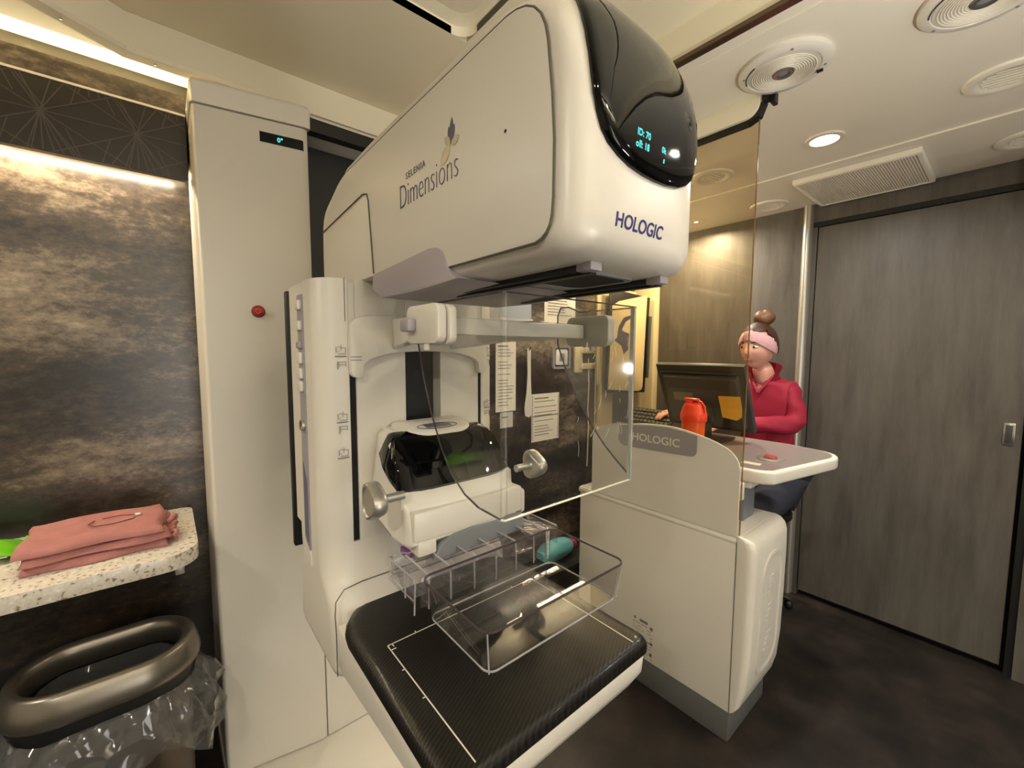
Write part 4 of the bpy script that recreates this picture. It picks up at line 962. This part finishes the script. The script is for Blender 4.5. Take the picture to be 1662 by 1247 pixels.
# monitor, its back to us, leaning towards us
t = thing('monitor', 'dark grey flat monitor seen from behind on the station table', 'monitor', (-.885, 1.90, .9515))
ang = math.atan2(.15, .29); Mx = Matrix.Rotation(ang, 3, 'X'); piv = Vector((-.885, 1.935, .995))
def mon(bx): 
    for v in bx.verts: v.co = piv+Mx @ (v.co-piv)
    return bx
z0, z1 = .995, 1.325
obj('screen_frame', mon(box(-1.080, -.688, 1.935, 1.962, z0, z1, .004)), DGREY, t, 40)
obj('screen', mon(box(-1.07, -.698, 1.962, 1.9632, z0+.015, z1-.012)), mat('screen_lit', (20, 24, 32), .2, emit=(150, 170, 200), estr=.35), t)
hs = obj('back_housing', mon(loft([[Vector((x, y, z)) for x, z in rrect(*q, .01, 3)] for y, q in ((1.936, (-1.055, -.712, z0+.02, z1-.045)), (1.915, (-1.045, -.722, z0+.03, z1-.055)))])), mat('monitor_back', (64, 62, 60), .5), t, 40)
bm = BM()
for k in range(2): box(-1.06, -.72, 1.925, 1.937, z1-.05+.014*k, z1-.044+.014*k, .001, bm=bm)
obj('vent_ridge', mon(bm), mat('monitor_back', (64, 62, 60)), hs, 40)
obj('rating_plate', mon(box(-1.01, -.915, 1.913, 1.9152, z0+.155, z0+.20)), mat('plate_grey', (112, 106, 94), .5), hs)
obj('mount_arm', mon(box(-.93, -.84, 1.885, 1.915, z0+.06, z0+.15, .006)), DGREY, t, 40)
obj('stand_post', prism([(1.86, .96), (1.91, .96), (1.915, 1.09), (1.88, 1.10)], 'x', -.91, -.86, .004), DGREY, t, 40)
obj('stand_foot', box(-.985, -.785, 1.80, 1.985, .9515, .964, .006), DGREY, t, 40)
sn = obj('sticky_note', mon(loft([[(-.802, 1.912, z0+.195), (-.712, 1.912, z0+.200), (-.712, 1.9132, z0+.200), (-.802, 1.9132, z0+.195)], [(-.800, 1.9085, z0+.14), (-.712, 1.909, z0+.14), (-.712, 1.9102, z0+.14), (-.800, 1.9097, z0+.14)], [(-.795, 1.900, z0+.095), (-.735, 1.897, z0+.088), (-.714, 1.9012, z0+.105), (-.795, 1.9012, z0+.096)]])), YELLOW)
tag(sn, 'square yellow sticky note on the back of the dark monitor', 'note')
# papers and input device left of the monitor
t = thing('keyboard', 'dark ribbed keyboard standing tilted on the station table left of the monitor', 'keyboard', (-1.22, 2.0, .9515))
Mk = Matrix.Rotation(math.radians(38), 3, 'X'); pk = Vector((-1.22, 1.945, .9535))
def kb(bx):
    for v in bx.verts: v.co = pk+Mk @ (v.co-pk)
    return bx
obj('case', kb(box(-1.37, -1.09, 1.945, 2.065, .953, .966, .004)), BLACK, t, 40)
k0 = None
for i in range(11):
    for j in range(4):
        q = kb(box(-1.36+.0238*i, -1.341+.0238*i, 1.957+.026*j, 1.976+.026*j, .966, .971, .002, 1)); obj('keycap', q, DGREY, t)
obj('prop', box(-1.30, -1.16, 2.03, 2.05, .9515, 1.012, .003), BLACK, t, 40)
p_ = obj('loose_paper', box(-1.20, -1.02, 1.70, 1.86, .9516, .9530, rot=((-1.1, 1.78, .9522), Matrix.Rotation(.3, 3, 'Z'))), PAPER); tag(p_, 'loose sheet of paper lying flat on the station table left of the bottle', 'paper')

# ---------------------------------------------------------------- notices and fittings on the dark left wall
def notice(name, label, y0, y1, z0, z1, seed, header=True, cols=1, m=PAPER, group=None, curl=0):
    t = BM(); n = 8; A = []
    for i in range(n+1):
        a = i/n; z = z1+(z0-z1)*a; A.append([Vector((XW+.001+curl*a*a, y0, z)), Vector((XW+.001+curl*a*a, y1, z)), Vector((XW+.0018+curl*a*a, y1, z)), Vector((XW+.0018+curl*a*a, y0, z))])
    o = obj(name, loft(A), m); tag(o, label, 'notice', group)
    rnd = random.Random(seed); rows = []; k = 0; z = z1-.03
    while z > z0+.03:
        w = (y1-y0); e = rnd.uniform(.55, .92) if k else .6
        rows.append((y0+w*.1, y0+w*e, z, z+(.007 if k == 0 and header else .0035))); z -= .017 if rnd.random() < .7 else .032; k += 1
    lines(rows, mat('faded_ink', (118, 110, 98), .7), o, 'text_print', 'x', XW+.0024+curl*.3, .0004)
    return o
n1 = notice('wall_notice', 'white paper notice taped to the dark wall, seen low through the face shield', 1.605, 1.830, .82, 1.10, 5)
lines([(1.61, 1.825, .965, .972), (1.61, 1.614, .83, 1.09), (1.821, 1.825, .83, 1.09)], mat('grey_print', (130, 126, 118), .7), n1, 'border_print', 'x', XW+.0022, .0004)
notice('wall_notice', 'bright white notice high on the dark wall just under the rails of the head', 1.700, 1.965, 1.515, 1.775, 8)
notice('wall_notice', 'long narrow printed sheet on the dark wall beside the right edge of the machine', 1.345, 1.485, 1.02, 1.40, 9)
notice('wall_notice', 'short white slip on the dark wall hanging below the long narrow sheet', 1.375, 1.465, .93, 1.015, 2, m=mat('slip_paper', (190, 186, 174), .8))
notice('wall_notice', 'crumpled plastic-sleeved sheet on the dark wall above the long narrow sheet', 1.365, 1.495, 1.43, 1.56, 12, m=mat('sleeved_paper', (196, 190, 178), .25))
st = obj('hanging_strap', prism([(1.548, 1.36), (1.575, 1.362), (1.576, 1.20), (1.585, 1.05), (1.583, .985), (1.565, .975), (1.535, .985), (1.530, 1.03), (1.545, 1.12), (1.552, 1.22)], 'x', XW+.022, XW+.026, .001), mat('strap_cloth', (206, 200, 186), .8)); tag(st, 'pale cloth strap hanging on the dark wall between two notices', 'strap')
obj('strap_hook', tube([(XW, 1.562, 1.352), (XW+.024, 1.562, 1.352), (XW+.036, 1.562, 1.362), (XW+.036, 1.562, 1.372)], .0035, 8), DGREY, st, 60)
# glove-box dispenser high on the wall
t = thing('supply_box', 'pale grey supply box on the left wall behind the shield cross bar', 'box', (-1.62, 1.27, 1.49))
obj('carton', box(XW, -1.50, 1.182, 1.372, 1.500, 1.590, .003), mat('pale_blue_carton', (198, 202, 206), .5), t, 40)
obj('tray', box(XW, -1.494, 1.176, 1.378, 1.455, 1.500, .003), mat('pale_grey_tray', (206, 204, 200), .45), t, 40)
obj('carton_flap', loft([[(-1.60, 1.19, 1.592), (-1.51, 1.19, 1.592), (-1.51, 1.36, 1.592), (-1.60, 1.36, 1.592)], [(-1.59, 1.20, 1.612), (-1.50, 1.21, 1.604), (-1.50, 1.34, 1.608), (-1.59, 1.35, 1.615)]]), mat('crumpled_film', (226, 224, 218), .2), t, 30)
# switch plate
t = thing('switch_plate', 'square white rocker switch in a clear raised frame on the dark wall', 'switch', (XW+.01, 1.845, 1.245))
obj('surround', loft([[Vector((x_, y, z)) for y, z in rrect(1.770-q, 1.915+q, 1.245-q, 1.378+q, .012, 4)] for x_, q in ((XW, .004), (XW+.012, .004), (XW+.012, -.010), (XW, -.010))], cap=False), mat('clear_frame', (190, 184, 186), .12, trans=.5), t, 40)
obj('plate', prism(rrect(1.792, 1.893, 1.265, 1.358, .012, 4), 'x', XW, XW+.010, .003), WHITE2, t, 40)
obj('rocker', prism(rrect(1.822, 1.863, 1.288, 1.335, .004, 3), 'x', XW+.010, XW+.014, .001), GREYM, t, 40)
# cream bracket with two arms
t = thing('wall_bracket', 'cream two-armed wall bracket on the dark wall right of the switch', 'bracket', (XW+.03, 2.05, 1.2))
obj('plate', prism(rrect(1.955, 2.025, 1.215, 1.385, .008, 4), 'x', XW, XW+.016, .003), CREAM, t, 40)
obj('arm', box(XW+.01, XW+.030, 2.01, 2.235, 1.335, 1.372, .005), CREAM, t, 40); obj('arm', box(XW+.01, XW+.034, 2.01, 2.235, 1.235, 1.272, .005), CREAM, t, 40)
obj('cable', tube([(XW+.02, 2.075, 1.30), (XW+.022, 2.083, 1.15), (XW+.02, 2.078, .98), (XW+.018, 2.09, .86), (XW+.015, 2.085, .6)], .004, 6), CREAM, t, 60)
# cream post and shelf below the boards
t = thing('wall_post', 'cream square post standing against the dark wall behind the face shield', 'post', (XW+.04, 2.21, 0))
obj('post', box(XW, XW+.06, 2.165, 2.285, 0, 1.86, .005), CREAM, t, 40)
obj('post_cap', box(XW, XW+.065, 2.16, 2.29, 1.86, 1.875, .003), CREAM, t, 40)
# boards hanging at the corner
t = thing('clipboard', 'rear cream clipboard with a rounded frame and silver clip, hung by the corner', 'clipboard', (-1.66, 2.28, 1.12), 'clipboards by the corner')
obj('board', prism(rrect(2.085, 2.47, 1.13, 1.745, .02, 5), 'x', -1.672, -1.660, .002), mat('pale_board', (232, 222, 190), .5), t, 40)
obj('frame', loft([[Vector((x_, y, z)) for y, z in rrect(2.085+q, 2.47-q, 1.13+q, 1.745-q, max(.004, .02-q), 5)] for x_, q in ((-1.660, 0), (-1.650, 0), (-1.650, .022), (-1.660, .022))], cap=False), CREAM, t, 40)
obj('clip', prism([(2.235, 1.70), (2.255, 1.722), (2.275, 1.728), (2.295, 1.722), (2.315, 1.70)], 'x', -1.650, -1.640, .002), CHROME, t, 40)
obj('back_strap', box(XW, -1.672, 2.25, 2.30, 1.55, 1.65), DGREY, t)
t = thing('clipboard', 'front clipboard tilted forward, cream sheet with a dark purple printed shape, dark backing', 'clipboard', (-1.60, 2.32, 1.06), 'clipboards by the corner')
def brd(bx): 
    R_ = Matrix.Rotation(math.radians(-3), 3, 'X'); c0 = Vector((-1.62, 2.3, 1.4))
    for v in bx.verts: v.co = c0+R_ @ (v.co-c0)
    return bx
fs_ = obj('sheet', brd(prism([(2.13, 1.62), (2.19, 1.655), (2.50, 1.735), (2.505, 1.12), (2.495, 1.10), (2.46, 1.09), (2.13, 1.10)], 'x', -1.605, -1.600, .001)), mat('buff_sheet', (228, 206, 156), .6), t, 40)
obj('backing_board', brd(box(-1.628, -1.606, 2.12, 2.545, 1.08, 1.725, .004)), BLACK, t, 40)
obj('backing_edge', brd(box(-1.633, -1.593, 2.545, 2.562, 1.18, 1.60, .003)), mat('board_edge_grey', (86, 92, 88), .5), t, 40)
bm = prism([(2.20, 1.50), (2.25, 1.56), (2.33, 1.585), (2.33, 1.565), (2.27, 1.535), (2.235, 1.48), (2.26, 1.47), (2.315, 1.465), (2.315, 1.36), (2.27, 1.33), (2.24, 1.38), (2.165, 1.41), (2.19, 1.43)], 'x', -1.5998, -1.5988); brd(bm)
obj('shape_print', bm, mat('purple_shape', (84, 74, 92), .6), fs_)
# low teal pack beside the machine foot
t = thing('teal_pouch', 'small teal pouch with a magenta end on a low black shelf, seen through the paddle', 'pouch', (-1.55, 1.62, .3))
L = []
for i in range(9):
    a = i/8; L.append([Vector((-1.56+.055*math.cos(q)*(1-.5*abs(2*a-1)**4), 1.50+.24*a, .247+.055*math.sin(q)*(1-.6*abs(2*a-1)**4)+.004*math.sin(5*a+3*q))) for q in [k*PI/8 for k in range(16)]])
obj('pouch_body', loft(L), TEAL, t, 50)
obj('pouch_end', ellipsoid((-1.56, 1.752, .245), .036, .024, .036), MAGENTA, t, 50)
t = thing('low_shelf', 'black low wall shelf beside the operator station', 'shelf', (-1.6, 1.6, .31))
obj('shelf_board', box(XW, -1.46, 1.18, 1.95, .166, .186, .003), BLACK, t, 40)
obj('shelf_support', box(XW, -1.52, 1.25, 1.27, .0, .166), BLACK, t); obj('shelf_support', box(XW, -1.52, 1.86, 1.88, .0, .166), BLACK, t)
# pale corner column at the back wall
t = thing('corner_panel', 'cream upright corner panel lit warm beside the back wall', 'panel', (-1.68, 2.60, 0))
obj('upright', box(XW, -1.585, 2.585, YW, 0, 1.93, .006), CREAM, t, 40)
obj('upright_cap', box(XW, -1.58, 2.58, YW, 1.93, 1.945, .003), CREAM, t, 40)
t = thing('overhead_cabinet', 'plain dark overhead cabinet behind the scanner head, its under-light washing the notices', 'cabinet', (-1.68, 1.7, 1.85))
obj('carcass', box(XW+.001, CX-.02, .99, 2.40, 1.90, 1.982), DARKPANEL, t)
obj('front_panel', box(CX-.02, CX, .99, 2.40, 1.853, 1.985, .001), DARKPANEL, t)
obj('cove_light_bar', box(-1.70, -1.672, 1.27, 2.38, 1.985, 2.068, .004), mat('cove_diffuser', (255, 244, 214), .5, emit=(255, 236, 196), estr=17), t)
obj('light_strip', box(-1.715, -1.685, 1.05, 2.38, 1.892, 1.90), MATS['led_strip'], t)
# lilac upright cut by the right edge
t = thing('door_jamb_box', 'pale lilac switch housing at the right edge of the view by the door header', 'box', (.075, 2.52, 1.95))
obj('housing', box(-.006+.03, .12, 2.43, 2.625, 1.93, CEIL-.02, .006), mat('pale_lilac', (140, 130, 140), .5), t, 40)
obj('cover', box(.018, .03, 2.45, 2.62, 1.93, 2.0, .003), mat('pale_lilac', (140, 130, 140)), t, 40)

# ================================================================ THE OPERATOR
def skin_mesh(nodes, edges, root=0, levels=2, sm=True):
    """nodes: (x, y, z, rx, ry); a skin-modifier surface as a bmesh"""
    me = bpy.data.meshes.new('sk'); me.from_pydata([n[:3] for n in nodes], edges, []); o = bpy.data.objects.new('sk', me); COL.objects.link(o)
    md = o.modifiers.new('s', 'SKIN'); md.use_smooth_shade = True
    for k, n in enumerate(nodes):
        sv = me.skin_vertices[0].data[k]; sv.radius = (n[3], n[4] if len(n) > 4 else n[3]); sv.use_root = (k == root)
    ss = o.modifiers.new('d', 'SUBSURF'); ss.levels = levels; ss.render_levels = levels
    dg = bpy.context.evaluated_depsgraph_get(); dg.update(); m2 = bpy.data.meshes.new_from_object(o.evaluated_get(dg))
    t = BM(); t.from_mesh(m2); bpy.data.objects.remove(o); bpy.data.meshes.remove(me); bpy.data.meshes.remove(m2); return t
P_ = thing('person', 'seated person with a brown bun, pink lace headband and raspberry jacket behind the station', 'person', (-.81, 2.42, 0))
HC = Vector((-.834, 2.325, 1.375)); RH = Matrix.Rotation(math.radians(-11), 3, 'Z') @ Matrix.Rotation(math.radians(6), 3, 'X')
def H(x, y, z): return HC+RH @ Vector((x, y, z))
# body : torso, arms, legs and neck in one skinned surface, hands and head joined on
B = [(-.81, 2.44, .66, .12, .10), (-.81, 2.45, .80, .105, .085), (-.81, 2.43, .98, .115, .085), (-.81, 2.415, 1.10, .115, .08), (-.812, 2.40, 1.185, .06, .055), (-.820, 2.378, 1.235, .050, .050), (-.828, 2.352, 1.30, .049, .049),
     (-.705, 2.405, 1.150, .05, .05), (-.680, 2.375, .985, .040, .040), (-.79, 2.20, .990, .030, .028), (-.845, 2.150, .985, .024, .022),
     (-.925, 2.405, 1.150, .05, .05), (-.985, 2.33, .99, .040, .040), (-1.085, 2.14, 1.025, .030, .028), (-1.115, 2.085, 1.035, .024, .022),
     (-.72, 2.40, .63, .085, .085), (-.70, 2.06, .62, .065, .065), (-.70, 2.10, .32, .05, .05), (-.70, 2.12, .09, .035, .035), (-.70, 2.02, .045, .035, .03),
     (-.90, 2.40, .63, .085, .085), (-.92, 2.06, .62, .065, .065), (-.92, 2.10, .32, .05, .05), (-.92, 2.12, .09, .035, .035), (-.92, 2.02, .045, .035, .03)]
E_ = [(0, 1), (1, 2), (2, 3), (3, 4), (4, 5), (5, 6), (3, 7), (7, 8), (8, 9), (9, 10), (3, 11), (11, 12), (12, 13), (13, 14), (0, 15), (15, 16), (16, 17), (17, 18), (18, 19), (0, 20), (20, 21), (21, 22), (22, 23), (23, 24)]
bm = skin_mesh(B, E_)
def hand(w, d, up, side, curl, bm):
    """palm and five fingers rooted in it; D towards the fingertips, SIDE towards the thumb"""
    w, d, up, side = [Vector(v) for v in (w, d, up, side)]; d.normalize(); side = (side-d*side.dot(d)).normalized(); up = side.cross(d)
    if up.z < 0: up = -up
    N = [(*(w), .022, .016), (*(w+d*.045), .030, .013), (*(w+d*.075), .030, .011)]
    join(bm, skin_mesh(N, [(0, 1), (1, 2)], 1))
    for k, (s_, ln) in enumerate(((.024, .068), (.008, .076), (-.008, .070), (-.023, .056))):
        a = w+d*.060+side*s_; pts = [a]; ang = 0
        dirn = d.copy()
        for q in range(3):
            ang = curl*(q+.6); dirn = (d*math.cos(ang)-up*math.sin(ang)).normalized(); pts.append(pts[-1]+dirn*ln*(.45, .32, .25)[q])
        join(bm, skin_mesh([(*p, rr) for p, rr in zip(pts, (.0092, .0088, .008, .0068))], [(0, 1), (1, 2), (2, 3)], 0, 1))
    a = w+d*.022+side*.018
    pts = [a, a+side*.022+d*.016-up*.004, a+side*.030+d*.040-up*.008, a+side*.030+d*.060-up*.012]
    join(bm, skin_mesh([(*p, rr) for p, rr in zip(pts, (.012, .011, .0095, .0075))], [(0, 1), (1, 2), (2, 3)], 0, 1))
hand((-.85, 2.145, .984), (-.75, -.62, -.06), (0, 0, 1), (-.62, -.78, 0), .28, bm)
hand((-1.12, 2.076, 1.036), (-.5, -.86, -.12), (0, 0, 1), (.86, -.5, 0), .30, bm)
# head, sculpted from a sphere
t = BM(); bmesh.ops.create_uvsphere(t, u_segments=48, v_segments=36, radius=1)
def g(x, s): return math.exp(-(x/s)**2)
for v in t.verts:
    x, y, z = v.co
    X_, Y_, Z_ = x*.073, y*.093, z*.112
    low = max(0, -z); X_ *= 1-.30*low**1.6; 
    if y > 0: Y_ *= 1-.25*low**1.2
    else: Y_ = Y_*(1-.06*low)
    if y < 0:
        X_ *= 1.0
        Y_ += .010*g(X_, .030)*g(Z_+.098, .022)*-1            # chin
        Y_ += -.021*g(X_, .011)*g(Z_+.022, .020)-.008*g(X_, .008)*g(Z_-.005, .02)   # nose
        Y_ += .0065*(g(X_-.031, .015)+g(X_+.031, .015))*g(Z_-.006, .012)              # eye sockets
        Y_ += -.004*g(X_, .02)*g(Z_+.058, .010)               # lips
        Y_ += .004*g(X_, .05)*g(Z_+.076, .008)
        Y_ += -.004*(g(X_-.040, .018)+g(X_+.040, .018))*g(Z_+.025, .02)   # cheeks
    v.co = H(X_, Y_, Z_)
join(bm, t)
for s_ in (-1, 1):
    ellipsoid(H(s_*.071, .014, -.014), .007, .013, .024, 12, 8, bm=bm, M=RH @ Matrix.Rotation(s_*.3, 3, 'Z'))
body_ = obj('body', bm, SKIN, P_, 80)
# face details
for s_ in (-1, 1):
    e = obj('eye', ellipsoid(H(s_*.031, -.0745, .006), .0135, .010, .0072, 16, 10, M=RH), mat('eye_white', (226, 216, 208), .2), P_, 80)
    obj('iris', ellipsoid(H(s_*.031-.002, -.0835, .0055), .0058, .0022, .0058, 14, 8, M=RH), mat('iris_dark', (46, 40, 38), .15), e, 80)
    obj('eyelid', loft([[H(s_*.031+.0165*math.cos(a), -.0835+.010*(math.cos(a))**2-.0015, .009+.006*math.sin(a)+dz) for a in [k*PI/10 for k in range(11)]] for dz in (0, .0022)], cap=False, closed=False), mat('eyelid_shadow', (120, 78, 66), .6), e)
    obj('eyebrow', tube([H(s_*(.016+.006*k), -.0865+.0016*k*k*.35, .024+.0035*math.sin(PI*k/5)) for k in range(6)], [.0018, .0028, .003, .0026, .002, .001], 6), HAIR, P_, 60)
obj('lips', ellipsoid(H(0, -.0905, -.0565), .020, .006, .0042, 16, 8, M=RH), mat('lip_rose', (178, 98, 96), .45), P_, 80)
obj('lips', ellipsoid(H(0, -.0895, -.0635), .017, .006, .0044, 16, 8, M=RH), mat('lip_rose', (178, 98, 96)), P_, 80)
# hair, bun, headband
t = BM(); bmesh.ops.create_uvsphere(t, u_segments=40, v_segments=30, radius=1)
kill = []
for v in t.verts:
    x, y, z = v.co
    q = Vector((x*.079, y*.099+.003, z*.117))
    lim = .072 if q.y < -.035 else max(-.045, .072-(q.y+.035)*1.45)
    if q.z < lim: kill.append(v)
    q *= 1+.008*math.sin(26*math.atan2(x, y+.2)); v.co = H(*q)
bmesh.ops.delete(t, geom=kill, context='VERTS'); bmesh.ops.solidify(t, geom=t.faces[:], thickness=-.006)
obj('hair', t, HAIR, P_, 80)
t = ellipsoid((0, 0, 0), .050, .046, .040, 32, 20)
for v in t.verts:
    a = math.atan2(v.co.y, v.co.x); v.co *= 1+.07*math.sin(3*a+60*v.co.z)
    v.co = H(v.co.x+.004, v.co.y+.045, v.co.z+.140)
obj('hair_bun', t, HAIRL, P_, 80)
rings = []
n = 48
for q, (dz, o) in enumerate(((-.026, .0005), (-.027, .006), (-.012, .009), (.008, .0095), (.026, .007), (.030, .0005))):
    L = []
    for k in range(n):
        a = 2*PI*k/n; c_, s_ = math.cos(a), math.sin(a)          # c_ < 0 is the front
        zc_ = .022-.042*c_-.016*s_*s_
        wdt = .85+.45*s_*s_-.15*max(0, c_)
        zz_ = zc_+dz*wdt
        kf = math.sqrt(max(.05, 1-(zz_/.118)**2))
        twist = .006*math.exp(-((a-PI+.15)/.16)**2)
        L.append(H((.0745*kf+o+twist)*s_, (.0945*kf+o+twist)*c_+.001, zz_))
    rings.append(L)
obj('headband', loft(rings, cap=False), BAND, P_, 80)
obj('headband_twist', ellipsoid(H(-.010, -.0885, .058), .012, .010, .026, 14, 10, M=RH @ Matrix.Rotation(.25, 3, 'Y')), BAND, P_, 80)
# jacket : larger skin over torso and arms, opened at the throat
J = [(-.81, 2.44, .66, .140, .120), (-.81, 2.45, .80, .128, .105), (-.81, 2.428, .98, .140, .110), (-.81, 2.412, 1.09, .138, .100), (-.812, 2.402, 1.182, .092, .074), (-.815, 2.392, 1.225, .062, .060),
     (-.696, 2.405, 1.158, .070, .068), (-.664, 2.372, .988, .055, .053), (-.775, 2.215, .994, .043, .040), (-.835, 2.158, .988, .036, .034),
     (-.930, 2.405, 1.150, .068, .066), (-.990, 2.33, .992, .054, .052), (-1.075, 2.158, 1.020, .043, .040), (-1.108, 2.098, 1.032, .036, .034)]
t = skin_mesh(J, [(0, 1), (1, 2), (2, 3), (3, 4), (4, 5), (3, 6), (6, 7), (7, 8), (8, 9), (3, 10), (10, 11), (11, 12), (12, 13)])
kill = [f_ for f_ in t.faces if f_.calc_center_median().z > 1.235 or (f_.calc_center_median().z > 1.14 and f_.calc_center_median().y < 2.37 and abs(f_.calc_center_median().x+.822) < (f_.calc_center_median().z-1.14)*.55)]
bmesh.ops.delete(t, geom=kill, context='FACES')
for v in t.verts:
    p = v.co; w = .004*math.sin(p.z*95+p.x*40)+.003*math.sin(p.x*70-p.y*60)
    v.co = p+v.normal*w*.8
jk = obj('jacket', t, JACKET, P_, 80)
# standing collar, open in front
L1, L2, L3 = [], [], []
for k in range(29):
    q = math.radians(-138+276*k/28); bk = .5+.5*math.cos(q); fr_ = 1-bk; a = q+math.radians(-14)
    sx_, cy_2 = math.sin(a), math.cos(a)
    L1.append(Vector((-.817+.063*sx_, 2.382+.058*cy_2-.012*fr_, 1.190+.022*bk)))
    L2.append(Vector((-.817+(.066+.004*fr_)*sx_, 2.378+(.058+.010*fr_)*cy_2-.012*fr_, 1.228+.032*bk)))
    L3.append(Vector((-.817+(.070+.026*fr_)*sx_, 2.372+(.056+.030*fr_)*cy_2-.014*fr_, 1.252+.046*bk-.012*max(0, fr_-.6))))
t = loft([L1, L2, L3], cap=False, closed=False); bmesh.ops.solidify(t, geom=t.faces[:], thickness=.004)
obj('collar', t, JACKET, jk, 80)
for s_ in (-1, 1): obj('zip_edge', tube([(-.820+s_*.052, 2.352, 1.222), (-.820+s_*.036, 2.335, 1.195), (-.820+s_*.016, 2.322, 1.165), (-.820, 2.314, 1.140)], .0075, 8), JACKET, jk, 80)
# trousers and shoes (below the table)
T_ = [(-.81, 2.445, .69, .135, .115), (-.72, 2.40, .635, .098, .095), (-.70, 2.055, .625, .076, .074), (-.70, 2.10, .32, .060, .060), (-.70, 2.12, .11, .048, .048),
      (-.90, 2.40, .635, .098, .095), (-.92, 2.055, .625, .076, .074), (-.92, 2.10, .32, .060, .060), (-.92, 2.12, .11, .048, .048)]
obj('trousers', skin_mesh(T_, [(0, 1), (1, 2), (2, 3), (3, 4), (0, 5), (5, 6), (6, 7), (7, 8)]), mat('navy_trousers', (38, 40, 52), .8), P_, 80)
for x in (-.70, -.92): obj('shoe', zloft([(.0, x-.042, x+.042, 1.94, 2.16, .04), (.045, x-.042, x+.042, 1.945, 2.16, .04), (.075, x-.035, x+.035, 2.0, 2.155, .034), (.10, x-.04, x+.04, 2.07, 2.16, .036)]), mat('dark_shoe', (40, 38, 40), .6), P_, 50)
# stool
t = thing('stool', 'round dark operator stool under the seated person', 'stool', (-.81, 2.44, 0))
obj('seat', lathe([(.125, .475), (.135, .485), (.135, .515), (.12, .525)], (-.81, 2.43, 0), n=28), BLACK, t, 40)
obj('pillar', lathe([(.03, .06), (.03, .475)], (-.81, 2.43, 0), n=16), CHROME, t, 40)
bm = BM()
for k in range(5):
    a = 2*PI*k/5+.3; b_ = tube([(-.81, 2.43, .075), (-.81+.14*math.cos(a), 2.43+.14*math.sin(a), .05)], .016, 8); obj('foot', b_, BLACK, t, 60)
    obj('caster', lathe([(.012, 0), (.020, .01), (.020, .03), (.012, .04)], (-.81+.14*math.cos(a), 2.43+.14*math.sin(a), .0), n=12), BLACK, t, 60)
bm.free()
